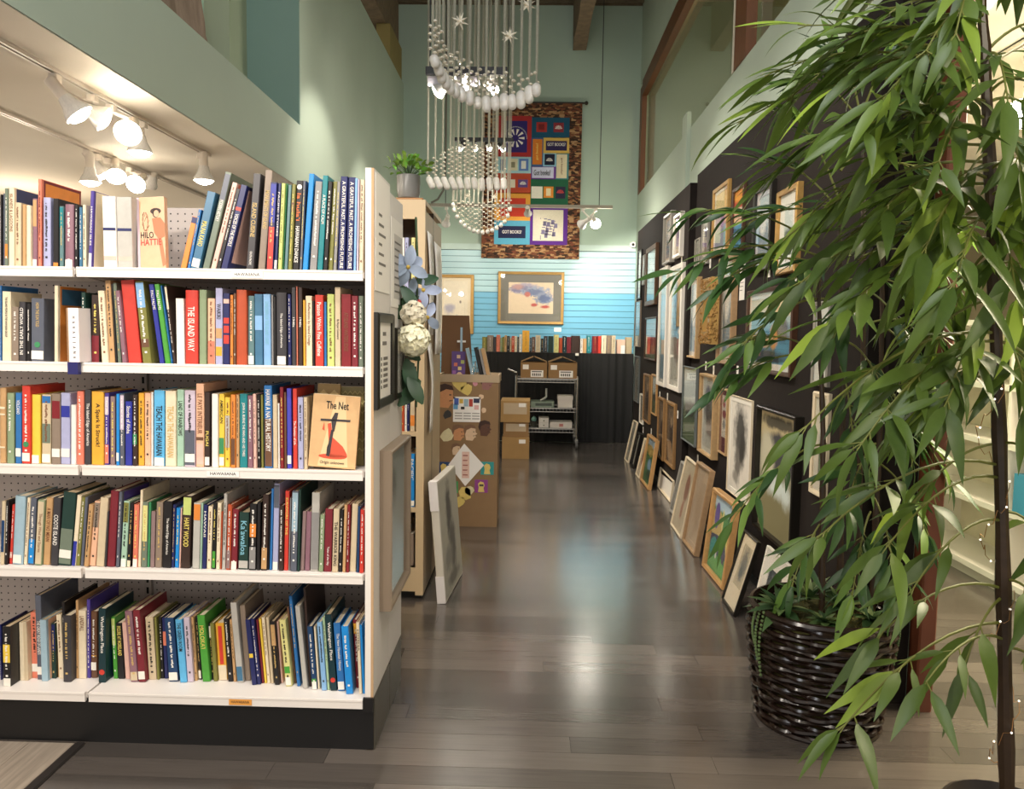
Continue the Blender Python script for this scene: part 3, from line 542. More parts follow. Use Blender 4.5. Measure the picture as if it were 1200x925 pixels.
def make_book(w, h, dp, col, opts, thin=False, nm='book'):
    """local: spine centred on x=0 at y=0 facing -y, stands on z=0; returns the top-level cover"""
    t = min(.0024, w*.16); g = G(); rd = min(.004, w*.22) if 'r' in opts else min(.0015, w*.15)
    if 'r' in opts:
        n = 6; sp = [(-w/2*cos(pi*i/n), -rd*sin(pi*i/n)) for i in range(n+1)]; sp[0] = (-w/2, .0); sp[-1] = (w/2, 0)
    else: sp = [(-w/2, rd), (-w/2+rd, 0), (w/2-rd, 0), (w/2, rd)]
    g.prism(sp+[(w/2, dp), (w/2-t, dp), (w/2-t, .004), (-w/2+t, .004), (-w/2+t, dp), (-w/2, dp)], 0, h)
    o = g.obj(nm, COVER); o.color = lin(PAL[col])
    G().box(-w/2+t, w/2-t, .005, dp-.003, .003, h-.003).obj('pages', PAGEO if RB.random() < .3 else PAGES, o)
    yf = -.0004-(rd if 'r' in opts else 0); hw = w/2-rd*.8 if 'r' not in opts else w/2*.8
    for op in opts.get('b', []):
        z0, z1, c = op.split(':'); q = G().box(-hw, hw, yf-.0002, yf+.0012, float(z0)*h, float(z1)*h).obj('spine_band', COVER, o); q.color = lin(PAL[c])
    for op in opts.get('c', []): c, z0, z1 = op.split(':'); q = G().box(-hw*.45, hw*.45, yf-.0006, yf+.0005, float(z0)*h, float(z1)*h).obj('spine_stripe', COVER, o); q.color = lin(PAL[c])
    if 's' in opts: q = G().box(w/2-.0002, w/2+.0004, .012, dp-.002, .002, h-.002).obj('cover_art', COVER, o); q.color = lin(PAL[opts['s'][0]])
    if 'S' in opts:
        c, z0 = opts['S'][0].split(':'); q = G().box(w/2+.0004, w/2+.0008, .02, dp-.01, float(z0)*h, h-.01).obj('cover_picture', COVER, o); q.color = lin(PAL[c])
    if 'l' in opts: z = float(opts['l'][0] or .05); G().box(-hw, hw, yf-.0008, yf+.001, h*z, h*z+.026).obj('spine_label', WLAB, o)
    if 'd' in opts:
        c, z = opts['d'][0].split(':'); q = G(); n = 12; rr_ = min(hw*.9, .009); q.prism([(rr_*cos(2*pi*i/n), h*float(z)+rr_*sin(2*pi*i/n)) for i in range(n)], yf-.0009, yf, 1).obj('dot_sticker', COVER, o).color = lin(PAL[c])
    if 't' in opts:
        for tt in opts['t']:
            s, ik, a, b_ = tt.split(':'); a, b_ = float(a), float(b_)
            up = ik[-1] == '^'; text(s, INKS[ik[0]], o, (0, yf-.0006, h*(a+b_)/2), UPWARD if up else DOWN, h*abs(b_-a), min(hw*1.35, h*abs(b_-a)/len(s)*2.2))
    elif w > .007 and 'x' not in opts and RB.random() < .74:                       # lettering too small to read: short printed marks
        g = G(); z = h*RB.uniform(.86, .95); ww = min(hw*.34, .0036); lo = h*RB.uniform(.2, .45)
        while z > lo:
            L = RB.uniform(.0015, .0045); cx = RB.uniform(-.1, .1)*hw
            g.box(cx-ww, cx+ww*RB.uniform(.3, 1), yf-.0005, yf-.0001, z-L, z); z -= L+RB.choice((.0009, .0012, .0012, .006))
        z = h*RB.uniform(.1, .16)
        g.box(-ww, ww, yf-.0005, yf-.0001, z, z+.006)
        c = PAL[col]; k = RB.random(); g.obj('spine_lettering', INKS['k' if lum(c) > .35 and k < .8 else ('n' if lum(c) > .35 else ('w' if k < .6 else 'g' if k < .85 else 'y'))], o)['kind'] = 'stuff'
    return o
def parse(line):
    p = line.split('|'); a = p[0].split(None, 4); op = {}
    for q in p[1:]:
        k, _, v = q.partition('='); op.setdefault(k, []).append(v)
    return float(a[0]), float(a[1]), float(a[2]), float(a[3]), a[4].strip(), op
NOTE = {'l': 'with a white spine label', 'd': 'with a round sticker'}
def adjectives(b):
    w, h = b['w'], b['h']
    return ('thick ' if w > .033 else 'slim ' if w < .0135 else '')
def label_row(books, where):
    """gives every book of a row a label that singles it out by its neighbours"""
    n = len(books); short = [b['col'] for b in books]; seen = {}
    noun = {0: 'book'}
    def cand(i):
        b = books[i]; base = adjectives(b)+b['col']+' '+b.get('noun', 'book'); nt = b.get('note') or next((NOTE[k] for k in ('d', 'l') if k in b['op']), '')
        pv = short[i-1] if i else None; nx = short[i+1] if i+1 < n else None
        btw = f'between {pv} and {nx}' if pv and nx else (f'first, before the {nx} one' if nx else f'last, after the {pv} one')
        yield f'{base}, {btw}, {where}'
        if nt: yield f'{base} {nt}, {btw}, {where}'
        tall = 'tall ' if b['h'] > sorted(x['h'] for x in books)[n//2] else 'short '
        yield f'{tall}{base}, {btw}, {where}'
        p2 = short[i-2] if i > 1 else 'shelf end'; n2 = short[i+2] if i+2 < n else 'shelf end'
        if pv and nx: yield f'{base}, between {p2}, {pv} and {nx}, {n2}, {where}'
        yield f'{tall}{base} {nt}, between {p2}, {pv} and {nx}, {n2}, {where}'.replace('  ', ' ').replace(' ,', ',')
    cs = [list(cand(i)) for i in range(n)]; lv = [0]*n
    for _ in range(6):
        cnt = {}
        for i in range(n): cnt.setdefault(cs[i][lv[i]], []).append(i)
        for k, v in cnt.items():
            if len(v) > 1:
                for i in v: lv[i] = min(lv[i]+1, len(cs[i])-1)
    for i, b in enumerate(books): b['o']['label'] = cs[i][lv[i]].replace('-one', ''); b['o']['category'] = 'book'; b['o']['group'] = 'books on the '+where
def shelf_row(data, zi, where, setback=.022, yref=None):
    Zs = LIP[zi]-.0035; rows = []
    lines = [l for l in data.strip().split('\n') if l.strip()]
    for l in lines:
        x0, x1, yt, dx, col, op = parse(l); w_px = x1-x0
        Y = YF+setback+RB.uniform(0, .012)
        if 'y' in op: Y = YF+setback+float(op['y'][0])
        yb = 462.5
        pb = PY((x0+x1)/2, 0, Y); 
        # bottom of the book on its shelf: find the pixel row of the shelf at this depth
        c0 = RM.transposed() @ Vector((PY((x0+x1)/2, 430, Y).x, Y, Zs-EYE)); yb = 462.5+F*c0.y/c0.z
        a = PY(x0, yb, Y); b = PY(x1, yb, Y); t = PY((x0+x1)/2+dx, yt, Y); m = (a+b)/2
        w = max(.0035, b.x-a.x-.0012); ex = t.x-m.x; ez = t.z-Zs; ang = atan2(ex, ez); h = sqrt(ex*ex+ez*ez)
        if zi < 4 and h > (LIP[zi-1] if zi else 9)-Zs-.034: h = (LIP[zi-1])-Zs-.034
        dp = min(max(h*RB.uniform(.66, .78), .12), .30, YB-.02-Y)
        rows.append(dict(x=m.x, w=w, h=h, ang=ang, Y=Y, dp=dp, col=col, op=op))
    # keep neighbours from running into one another: only leaning clusters share an angle
    last = -9
    for i, b in enumerate(rows):
        if abs(b['ang']) < .012: b['ang'] = 0
        if i:
            p = rows[i-1]; d = b['ang']-p['ang']
            if d < 0 and p['ang']-b['ang'] > 1e-6:                                     # tops converge: follow the neighbour
                gap = (b['x']-b['w']/2)-(p['x']+p['w']/2); lim = p['ang']-max(0, gap-.0012)/max(.05, min(p['h'], b['h']))
                b['ang'] = max(b['ang'], lim)
    edge = -9
    for i, b in enumerate(rows):
        l = b['x']-b['w']/2
        if l < edge+.0006:
            s = edge+.0006-l
            if s < b['w']*.45: b['w'] -= s; b['x'] += s/2
            else: b['x'] += s
        edge = b['x']+b['w']/2
    for b in rows:
        o = make_book(b['w'], b['h'], b['dp'], b['col'], b['op']); b['o'] = o
        a = b['ang']; o.location = (b['x'], b['Y'], Zs+abs(sin(a))*b['w']/2+.0004); o.rotation_euler = (0, a, 0)
        if 'n' in b['op']: b['note'] = b['op']['n'][0]
    label_row(rows, where); return rows
S1 = '''
0 2.4 228 0 black
2.6 5 227 0 slate
5.2 9.6 221 0 grey-green|b=.12:.3:orange
10 16.6 220 0 cream|s=dark blue|t=ISLANDS & LAGOONS:n:.45:.92
17.5 25.5 238 0 beige|r
26 30.5 240 0 tan
31 36.5 241 0 cream|r
37.5 43.5 233 0 mauve|l=.0|b=.6:.98:tan
44.2 48.6 210 0 salmon|s=maroon|S=orange:.62
51 60 232 0 lavender|r|s=charcoal
62 68.6 233 0 black|b=.0:.08:orange
69.4 74.6 242 0 grey-teal|b=.66:.98:teal
76.5 86.8 240 0 mauve|r|l=.0
87.4 91.4 240 0 black
92.6 96.4 243 -4 steel-blue
97 101 240 -5 cream
103 107.4 224 3 purple|b=.0:.2:white|s=cream|t=HAWAIIAN ISLES:w:.3:.8
121.5 137 230 -2 white|x|b=.53:.57:navy|b=.12:.18:pink|n=with a navy band
137.8 155.8 231 -2 silver|x|b=.53:.57:navy|b=.12:.18:pink|n=with a navy band
211 218 255 14 orange|b=.88:.99:navy|x|n=shaped like a crayon
219 222.6 246 13 blue
223 233 226 20 steel-blue|t=MAUNA KAAIO:y:.3:.62|l=.03
237 244.6 203 27 grey-green|b=.72:.98:slate|t=MODERN HISTORY:w:.5:.72
246.4 252.6 215 26 pink|b=.02:.98:pink|s=salmon
253 257.8 222 24 black
258.4 266 218 24 navy|t=VOICES OF THE PEOPLE:w:.28:.66|b=.7:.74:red|S=pink:.1
288 297 204 9 charcoal|t=ISLAND CUISINE:g:.35:.7|t=SOUTH PACIFIC:w:.06:.2
302 310.6 200 9 taupe|t=MONUMENTS OF ISLAND:g:.42:.8
312 319.6 214 4 navy|b=.02:.5:red|b=.55:.98:royal blue
320 324.6 215 4.5 navy|t=PACIFIC STORIES:w:.4:.9|l=.03
325.4 329.8 215 4.5 lime
330 332.4 215 4.5 green
332.8 336.8 217 5 grey-teal
337.2 341.6 216 5 olive|b=.68:.82:brown
342 350.2 212 4.5 black|t=la hula'i:o:.56:.86|d=white:.93|t=HAWAIIAN DANCE:w:.1:.5
350.6 353.8 212 4.5 slate
354.2 360.4 204 8 bright blue
362.6 370.8 213 7 grey|n=with a black spiral binding
371.4 377.8 206 6 teal|t=A PLACE OF CALM:w:.5:.8
378.4 383.6 213 6 black|n=with a spiral binding
384 389.8 213 5 olive
390.2 394.2 213 4 grey
395.4 403.6 207 2.5 navy|t=A GRATEFUL PAST, A PROMISING FUTURE:w:.04:.95
405 413.6 208 2.5 navy|t=A GRATEFUL PAST, A PROMISING FUTURE:w:.04:.95
414 417 209 2 light blue
417.6 419.8 210 1 lilac
420.2 425.6 211 0 cream'''
S2 = '''
0 1.8 335 0 blue|s=blue
2.4 12.6 342 0 cream|t=THE ISLAND PEOPLE IN THE HAWAIIAN GROUP:k:.35:.92
13 21.6 360 0 taupe
22.4 30.2 354 0 charcoal|r|t=IN THE EARLY WORLD:w^:.12:.9
31 35.8 356 0 black
36.4 51.5 350 0 slate|t=HOW THE SUN TOLD:g:.55:.93|d=green:.27|l=.04
63.4 68 335 0 cream|s=orange|S=steel-blue:.75
95 100 343 0 dark green
107 116.6 346 0 dark brown|b=.0:.4:maroon
119.2 127 341 -6 cream
128 134.8 329 -8 tan
135.2 137.6 333 -7 black
138 142.4 332 -8 grey-green
143.2 148.4 341 -9 mauve
149.2 166 329 -10 red|x
167.4 177.6 330 -9.5 olive|b=.68:.98:light blue|b=.2:.3:brown|n=with a sky blue top
187 193 333.5 -13 royal blue|t=PALI PALMS:w:.68:.92
193.6 199.4 333.5 -13 mid green|t=PALI PALMS:w:.68:.92
199.8 201.4 335 -13 blue
203 206.4 335 -11 dark brown|b=.7:.98:cream
207 216.6 350 -2 white|x
217.4 232.4 340.6 0 red|r|t=THE ISLAND WAY:w:.18:.78
233.6 242.6 340 0 sage|r|x
243.2 251.8 350 0 peach|b=.02:.36:salmon
252.4 260.8 338 0 lavender|b=.35:.48:tan|b=.12:.24:gold|t=WAIKIKI:k:.6:.8
261.4 269 344 0 navy|b=.3:.42:red|b=.45:.55:red|b=.58:.66:red|b=.86:.92:pink|x
269.4 273.2 346 0 orange
273.6 276.8 344 0 brown
277.2 289.4 340 0 rust|r|x
290 298 347 0 grey-teal|l=.02
298.6 308.4 345 0 steel-blue|b=.5:.7:light blue|x
309 317.6 345 0 light blue|t=CHILDREN OF THE ISLAND LIGHT:b:.3:.9
318 320.8 346 0 grey
321 323.8 348 0 black
324.2 336.8 343 0 charcoal|t=The Island Edge of America:w:.25:.72|l=.02|r
337.4 341.4 345 0 navy
342 347 337 0 charcoal|t=1940s:w:.5:.62
347.4 349.2 336 0 salmon
349.8 354.8 337 0 dark brown|t=1940s:w:.5:.62
355.4 357.8 352 0 gold
358.2 366 347 0 cream|t=Reflections by Island Design:n:.3:.9
366.4 368.8 353 0 black
369.4 379.2 346 0 red|t=Passion Within Fine Caffeine:w:.15:.9
379.8 382.8 354 0 blue
383.4 391.8 345 0 lime
392.4 399.4 337 0 beige|t=By Royal Command:k:.35:.6
400 411.4 345 0 dark red|t=AT ISLAND WATERS EDGE:n:.22:.75
411.8 419.6 347 0 maroon
420 425.6 347 0 grey-green'''
S3 = '''
0 7.8 455 0 tan|r|b=.72:.75:cream|b=.64:.66:cream|b=.2:.22:cream|x
8.4 17 461 0 sage|r
18 25 461 0 blue|l=.1|t=VOLCANO:w:.7:.9
25.6 35.4 453 0 red|d=green:.25|l=.03|s=red
36 47.8 463 0 yellow|r|l=.0|x
49 59.6 463 0 beige|b=.88:.98:blue|b=.3:.58:grey-green|l=.02
60.4 70.6 462 0 taupe|b=.65:.9:dark red|l=.1|x
71.2 82.2 461 0 lavender|b=.66:.82:royal blue|l=.1
83 88.8 475 0 white
89.6 98.6 459 0 coral|r
99 106.6 457 0 charcoal|t=The Island Edge of America:w:.25:.82
107.2 121.4 459.5 0 gold|t=A Spark Is Struck!:k:.25:.84
122 127.8 461 0 purple|b=.02:.28:coral|b=.7:.95:lilac
129 134.8 465 0 grey-pink
136 139.8 462 0 bright blue|l=.06
140.2 145.6 462 0 slate|b=.5:.98:lilac
146.6 154.8 471 0 royal blue|t=Stories of Aloha:w:.5:.93
155.2 160.8 463 0 dark brown|b=.3:.45:green
162 168.8 461 0 gold
169.4 176.6 461 0 peach
177 179.6 460 0 white
180.4 192.8 458 0 sky blue|t=TEACH THE HAWAIIAN:k:.14:.8|l=.0
193.6 206.2 458.6 0 cream|t=TEACH THE HAWAIIAN:g:.12:.8
207 215.6 457 0 mint|t=LAND OF RAINBOWS:k:.4:.85
216.2 228.8 458 0 lilac|b=.02:.48:slate|l=.06
229.6 239 450 0 peach|b=.32:.36:brown|b=.03:.28:pink|t=LE PAYS INTERIEUR:n:.4:.88
239.6 246 460 0 dark brown|t=FUGAI:y:.28:.48|l=.02
248 255.4 462 0 white
255.8 263 462 0 yellow|b=.18:.4:green|t=AMERICAN:k:.6:.92|l=.02
263.4 269.8 466 0 yellow|b=.28:.74:silver
270.2 275.8 463 0 orange|b=.04:.4:brown
276.2 280.4 463 0 tan
280.8 289.8 462 0 teal|t=JOHN A. BURNS THE MAN AND HIS TIMES:w:.15:.88
290.2 296.6 464 0 mauve
297 300.6 462 0 pink
301 305.8 463 0 black
306.2 309 463 0 olive
310 319.6 452 0 blue|b=.02:.6:brown|t=HAWAII A NATURAL HISTORY:w:.2:.95
320 325.6 463 0 beige
326 328 473 0 white
328.4 332.8 454 0 dark red
333.2 336 460 0 brown
336.4 342 455.6 0 violet|l=.06
343.4 348.6 456 0 red|t=The Fountain of Life:w:.3:.6
349.2 355.8 466 0 lavender
356.2 360.4 466 0 beige'''
S4 = '''
0 4.6 588 2 beige|b=.2:.7:dark blue
5 8.6 587 2 black
9 14.2 592 3.5 red|b=.1:.2:pink
14.8 27 582 3.5 pale blue|r|l=.02
27.4 31.6 584 4.5 cream
32.4 39.6 584 3.5 slate|b=.02:.38:bright blue
40.4 48.4 587 4 sage|b=.02:.98:beige|t=Through Wind and Storms:n:.2:.8
50.4 58.4 584 4 tan|t=A MAN OF NO MEAN:n:.35:.85
58.8 67.4 584 4 charcoal|t=COOTE ISLAND:w:.3:.75
68 82.8 578 6.5 dark green|l=.1|b=.02:.5:grey-green|x
83.4 88.6 581 7 cream|b=.0:.35:royal blue
89 93.4 583 5 olive
94 97.6 583 5 slate
98 103.2 592 6 tan
104.4 111.8 588 4 peach|b=.6:.98:taupe
112.4 121.8 584 4.5 beige|x
122.2 124.4 600 3 charcoal
125 135 576 4.5 maroon|r
135.4 139.4 577 4 slate|s=purple
141 147.8 588 4 mint|b=.68:.98:olive|l=.0
148.2 153 590 4 black|b=.0:.1:cream
155 161 592 2 coral|l=.0
161.4 164.8 575 3 cream
165.2 171.8 589 2 grey-green|b=.4:.95:pale yellow
172.2 175.2 589 1.5 green
175.6 180.8 600 1.5 grey-pink
181.4 189.2 589 2 taupe
190 200 588 2 black|t=The Island Edge of America:w:.2:.75
200.4 204 592 2 navy
204.6 209.4 596 2 bright blue
209.8 211.2 596 2 pink
211.8 222 582 3 dark brown|b=.74:.98:lime|t=HART WOOD:y:.3:.7
225 233.6 590 2 silver|b=.74:.98:orange|x
234 236 590 2 mint
236.4 241.4 592 2 navy|t=HAWAII:w:.5:.9
242 247.4 594 2 cream
247.8 252.4 590 2 black|b=.02:.27:mid green
252.8 257.4 590 2 cream
258 259.4 600 1 rust
259.8 264 579 2.5 silver
264.4 269.8 592 2.5 rust|b=.02:.3:grey-pink
270.2 277.4 597 1 maroon|l=.0
279 290.8 601 1 dark green|b=.02:.15:silver|t=Ka'awaloa:b:.25:.85
291.2 299.6 591 1.5 black|b=.02:.35:grey|b=.5:.7:orange
300.2 304.4 589 1.2 black|n=all dark
305.4 312.8 580 2.5 dark brown|b=.02:.3:tan
313.2 315.2 580 2 black
315.6 318.6 573 1.2 blue|s=blue
319 325.8 567 1.2 lavender|b=.72:.98:slate|l=.0
326.2 331.8 593 1 dark brown
332.4 337.6 576 1.8 red|t=SURVIVORS OF THE:y:.45:.92
338 339.4 584 2 grey
339.8 347.6 576 2.5 slate|b=.5:.98:pale blue
348 350.8 574 2 dark green
351.2 356.2 600 3 grey-pink|x
356.8 362.8 600 1.6 mauve|x
363.4 372.8 578 2 silver|b=.02:.75:grey|x
373.2 378.6 604 2 sage
379.2 388.2 597 1 maroon|t=Tales of the Sky:w:.1:.4
388.8 395.8 597 2 beige|t=THE WARRIOR KING:k:.1:.8
396.4 400.6 598 2 black
401 404.8 592 2.4 tan
405.2 408.8 592 2 dark red
409.4 417 591 3 beige|x
417.4 420.6 594 2 dark blue
421 426 598 1 red'''
S5 = '''
0 2.4 733 -1 navy|y=.05
4 13 735 -1.5 black|b=.4:.7:yellow|l=.0
15.6 21 730 -2.3 cream|x|y=.05
22 26.8 729 -2.5 beige|x|y=.05
27.4 36 718 -3.5 salmon|l=.1|y=.07
36.6 43.8 698 -3.4 slate|l=.06|t=THE GREAT RIDGE OF LANDS:w:.3:.7|y=.06
45 52.8 727 -2.4 pale blue|s=peach|x|y=.05
53.2 58.4 731 -1 dark green|b=.5:.98:navy|y=.07
59 62.6 724 -2 tan|y=.08
63 69 721 -3.5 cream|y=.07
70 73.8 706 -4.5 black|t=LEGAL LIVING AND LOCAL MADE:w:.2:.8|y=.075
74.2 84 722 -.6 charcoal|r|y=.05
84.4 87.6 704 -3 tan|y=.075
88 97 716 -.6 cream|y=.075|t=LANDFALL:n:.7:.92
97.6 102 703 -1 purple|s=purple|y=.08
103 114.6 717 -.4 brown|r|b=.33:.34:gold|l=.12|y=.085
115.2 123.8 714 0 dark teal|t=Washington Place:w:.4:.9|d=red:.14|y=.05|s=dark teal
133 138 724 -5 mid green|b=.55:.98:lime|y=.08
138.4 146 731 -4.6 black|t=FIGURE AT MORELAND:y:.42:.95|y=.08
147 152.8 730 -5 pink|y=.08
153.2 162 717 -7.5 mauve|b=.02:.14:beige|y=.06
162.4 171 716 -7.3 maroon|l=.04|y=.06
174 183.6 724 -4.5 beige|y=.08
184 186.8 724 -3.5 olive|y=.08
187.2 192.4 724 -3 black|y=.09
192.8 197.4 725 -5 navy|b=.55:.78:salmon|y=.09
198 209 725 -5.5 dark blue|l=.02|y=.07
211 219 727 -6 sky blue|t=THE GREEN ROOM:k:.5:.95|y=.065
219.6 226.8 724 -5 lilac|y=.07
227.2 231.4 724 -4.6 tan|y=.08
231.8 236.6 724 -5 black|l=.02|y=.09
237.4 246.4 722 -6.8 mid green|t=MOLOKA'I:y:.5:.85|y=.075
246.8 249.8 731 -4.5 black|b=.75:.95:white|y=.09
250.2 255 731 -4.5 olive|y=.08
256 266.8 731 -5 gold|c=red:.28:.95|b=.0:.26:cream|x|y=.09
267.2 273.2 726 -5.6 black|y=.08
273.6 277 727 -5 tan|y=.08
278 285.6 707 -9.5 silver|b=.02:.2:steel-blue|y=.075
286 294 710 -7 taupe|x|y=.09
295 300.8 727 -8 navy|b=.42:.48:yellow|y=.06
301.2 305.8 726 -8 navy|n=with no band|y=.065
306.2 309.6 727 -7 maroon|y=.075
310 312.8 726 -7 yellow|y=.075
313.2 317 724 -7 cream|y=.075
317.4 321 724 -6 beige|y=.075
321.8 327.8 729 -6 black|b=.62:.95:tan|y=.065
328.2 331.8 729 -5.5 pink|y=.08
335 342.8 727 -8 pale yellow|b=.2:.3:mid green|l=.02|r|y=.06
343.2 347.6 712 -9 brown|y=.08
348 352.2 699 -10 blue|y=.06
355 360.8 711 -9.6 silver|x|y=.045
361.2 365.2 690 -7 dark brown|y=.06
365.6 372 735 -6 dark blue|b=.05:.17:mid green|l=.0|y=.04
372.4 375 735 -5 cream|y=.045
377 383 730 -6 light blue|y=.035
383.4 386.6 724 -6 pale green|y=.04
387.2 395 721 -7 dark teal|t=Washington Place:w:.4:.9|d=red:.14|y=.035
396 404.4 731 -5.7 blue|l=.02|t=The New Hawaiian History:w:.3:.85|y=.035
405.4 413.8 735 -6 bright blue|s=steel-blue|y=.015
414.6 420 727 -4 maroon|b=.8:.95:gold|y=.06
420.6 424.6 730 -3.6 cream|t=HOSHA:k:.6:.9|y=.02
425 428 733 -4 bright blue|y=.02'''
shelf_row(S1, 0, 'top shelf'); shelf_row(S2, 1, 'second shelf'); shelf_row(S3, 2, 'third shelf'); shelf_row(S4, 3, 'fourth shelf'); shelf_row(S5, 4, 'bottom shelf', .02)
# ---- things standing among the books
def cover_book(name, label, px, y0, y1, dxt, Y, zi, col, th, lean_):
    Zs = LIP[zi]-.003; a = PY(px[0], y1, Y); b = PY(px[1], y1, Y); t = PY((px[0]+px[1])/2+dxt, y0, Y); w = b.x-a.x; h = t.z-Zs
    r = G().box(-w/2, w/2, 0, th, 0, h).obj(name, COVER, None, ((a.x+b.x)/2, Y, Zs+.001+th*sin(lean_)+w/2*abs(sin(atan2(t.x-(a.x+b.x)/2, h)))), (-lean_, atan2(t.x-(a.x+b.x)/2, h), 0)); r.color = lin(PAL[col]); tag(r, label, 'book')
    G().box(-w/2+.002, w/2-.002, .002, th-.002, h, h+.001).obj('pages', PAGES, r); return r, w, h
def drawing(parent, polys, m, name, y=-.0006):
    g = G()
    for p in polys: g.prism(p, y, y+.0005, 1)
    return g.obj(name, m, parent)
def ell(cx, cy, rx, ry, n=14): return [(cx+rx*cos(2*pi*i/n), cy+ry*sin(2*pi*i/n)) for i in range(n)]
b, w, h = cover_book('book', 'cream book facing out with a sketched woman in a hat, top shelf', (165, 194.5), 231, 313, -6.5, YF+.05, 0, 'peach', .02, .10)
b.color = lin('#d9a983'); SK = mat('sepia_drawing', '#8a5a40', .7); DK = mat('dark_drawing', '#4a3c38', .7); RD = INKS['r']
drawing(b, [ell(.012, h*.80, .017, .010), ell(.012, h*.77, .010, .014)], DK, 'hat_drawing'); drawing(b, [ell(.014, h*.765, .008, .011)], mat('skin_print', '#e0b08f', .7), 'face_drawing', -.0011)
drawing(b, [[(.0, h*.70), (.026, h*.71), (.040, h*.62), (.038, h*.44), (.02, h*.40), (.006, h*.50)], [(.018, h*.40), (.03, h*.40), (.04, h*.05), (.03, h*.02)]], mat('pale_sepia', '#b97c5a', .7), 'dress_drawing')
g = G()
for i in range(16): a = i*1.7; g.tube([(-.024+.010*cos(a)*((i % 4)/3), -.0006, h*.66+.03*sin(a)), (-.02+.011*cos(a+1), -.0006, h*.66+.03*sin(a+.8))], .0006, 4)
tag(g.obj('line_drawing', SK, b), kind='stuff')
text('HILO', INKS['k'], b, (-.016, -.0012, h*.47), UPR, .040, .020); text('HATTIE', RD, b, (-.004, -.0012, h*.37), UPR, .064, .020)
G().box(-w/2-.008, -w/2-.0004, .0, .02, 0, h).obj('spine', mat('lilac_spine', '#c9b0b8', .5), b)
b, w, h = cover_book('book', 'tan book facing out with a red cloaked cross drawing, third shelf', (361, 416), 466, 549, 5, YF+.022, 2, 'tan', .012, .08)
b.color = lin('#d6ad7c'); G().prism([(-.045, .004), (.05, .004), (.027, h*.985), (-.002, h*.985)], -.0005, 0, 1).obj('pale_panel', mat('pale_kraft', '#e8c796', .7), b)
cr = mat('ink_cross', '#3f3a3c', .8, var=.3, scale=60)
drawing(b, [[(-.045, h*.635), (.047, h*.645), (.047, h*.675), (-.045, h*.665)], [(-.012, h*.66), (-.002, h*.76), (.008, h*.76), (.0, h*.5), (-.006, h*.5)], [(-.02, h*.16), (-.009, h*.16), (-.002, h*.52), (-.01, h*.52)], ell(-.013, h*.24, .006, .02)], cr, 'cross_drawing', -.0016)
drawing(b, [[(-.022, h*.6), (-.012, h*.62), (-.004, h*.42), (.03, h*.30), (.044, h*.2), (.046, h*.16), (-.008, h*.14)], ell(.0, h*.155, .044, .008), [(-.038, h*.52), (-.033, h*.62), (-.03, h*.5)]], mat('red_cloak', '#d2553a', .7, var=.15), 'cloak_drawing', -.0011)
text('The Net', INKS['k'], b, (.004, -.0018, h*.86), UPR, .07, .024); text('Origin unknown', INKS['k'], b, (.0, -.0012, h*.065), UPR, .075, .012)
b, w, h = cover_book('book', 'gold diamond patterned book behind the tan cross book, third shelf', (370, 396), 451, 546, 2, YF+.085, 2, 'tan', .012, .03); b.color = lin('#a98d58')
drawing(b, [[(cx, h*.87-.016), (cx+.016, h*.87), (cx, h*.87+.016), (cx-.016, h*.87)] for cx in (-.017, .017)], mat('pale_gold_diamond', '#cbb27c', .5), 'diamond')
b, w, h = cover_book('book', 'olive zigzag patterned book behind the tan cross book, third shelf', (398, 426), 454, 546, 0, YF+.10, 2, 'olive', .012, .02); b.color = lin('#857a4c')
g = G(); mz = mat('pale_zigzag', '#b0a56f', .6)
for k in range(7):
    for i in range(5): zz = h*(.95-k*.12); x = -w/2+.002+i*.0155; g.prism([(x, zz), (x+.0075, zz-.009), (x+.015, zz), (x+.015, zz-.004), (x+.0075, zz-.013), (x, zz-.004)], -.0006, 0, 1)
tag(g.obj('zigzag', mz, b), kind='stuff')
# shelf divider reading HAWAIIANA
a = PY(78, 422, YF-.03); q = PY(92.5, 422, YF-.03); top = PY(85, 361, YF-.03).z; dv = thing('shelf_divider', 'white upright shelf sign with black capitals on a navy clip, second shelf', 'sign', ((a.x+q.x)/2, YF-.012, LIP[1]), (0, 0, 0))
w = q.x-a.x; h = top-LIP[1]; G().box(-w/2+.006, w/2, -.014, .05, .001, h).obj('sign_block', mat('white_sign', '#efe7e6', .5), dv); G().box(-w/2, -w/2+.006, -.013, .05, .001, h).obj('side_strip', mat('tan_board', '#9c7a5a', .7), dv)
for i, ch in enumerate('HAWAIIANA'): text(ch, INKS['k'], dv, (.004, -.0147, h*(.83-i*.092)), DOWN, .006 if ch != 'I' else .0015, .009)
G().box(-w/2+.001, w/2-.005, -.016, -.0005, -.036, .001).obj('clip', mat('navy_clip', '#1d1c5e', .5), dv)
# ================================================================ on the end panel
XP = XE+.0005
PAPERM = mat('white_paper', '#f0eae2', .7, var=.02); GREYP = mat('grey_print', '#77716a', .7); PRINT = mat('dark_print', '#3a3735', .7)
def onpanel(name, label, cat, y0, y1, z0, z1, X=XP, grp=None):
    """local: x runs from far to near... faces +X: x along +Y"""
    return thing(name, label, cat, (X, (y0+y1)/2, z0), (0, 0, pi/2), grp), y1-y0, z1-z0
r, w, h = onpanel('list_poster', 'white list poster covering the near half of the end panel', 'poster', 2.35, 2.585, 1.44, 1.79)
G().box(-w/2, w/2, -.002, 0, 0, h).obj('sheet', PAPERM, r); g = G()
for i in range(7): g.box(-w/2+.05, -w/2+.05+.05+.03*((i*7) % 3), -.0026, -.002, h*(.66-i*.085), h*(.66-i*.085)+.008)
tag(g.obj('print', GREYP, r), kind='stuff')
r, w, h = onpanel('list_poster', 'white poster with a grey boxed list on the far half of the end panel', 'poster', 2.615, 2.845, 1.40, 1.70)
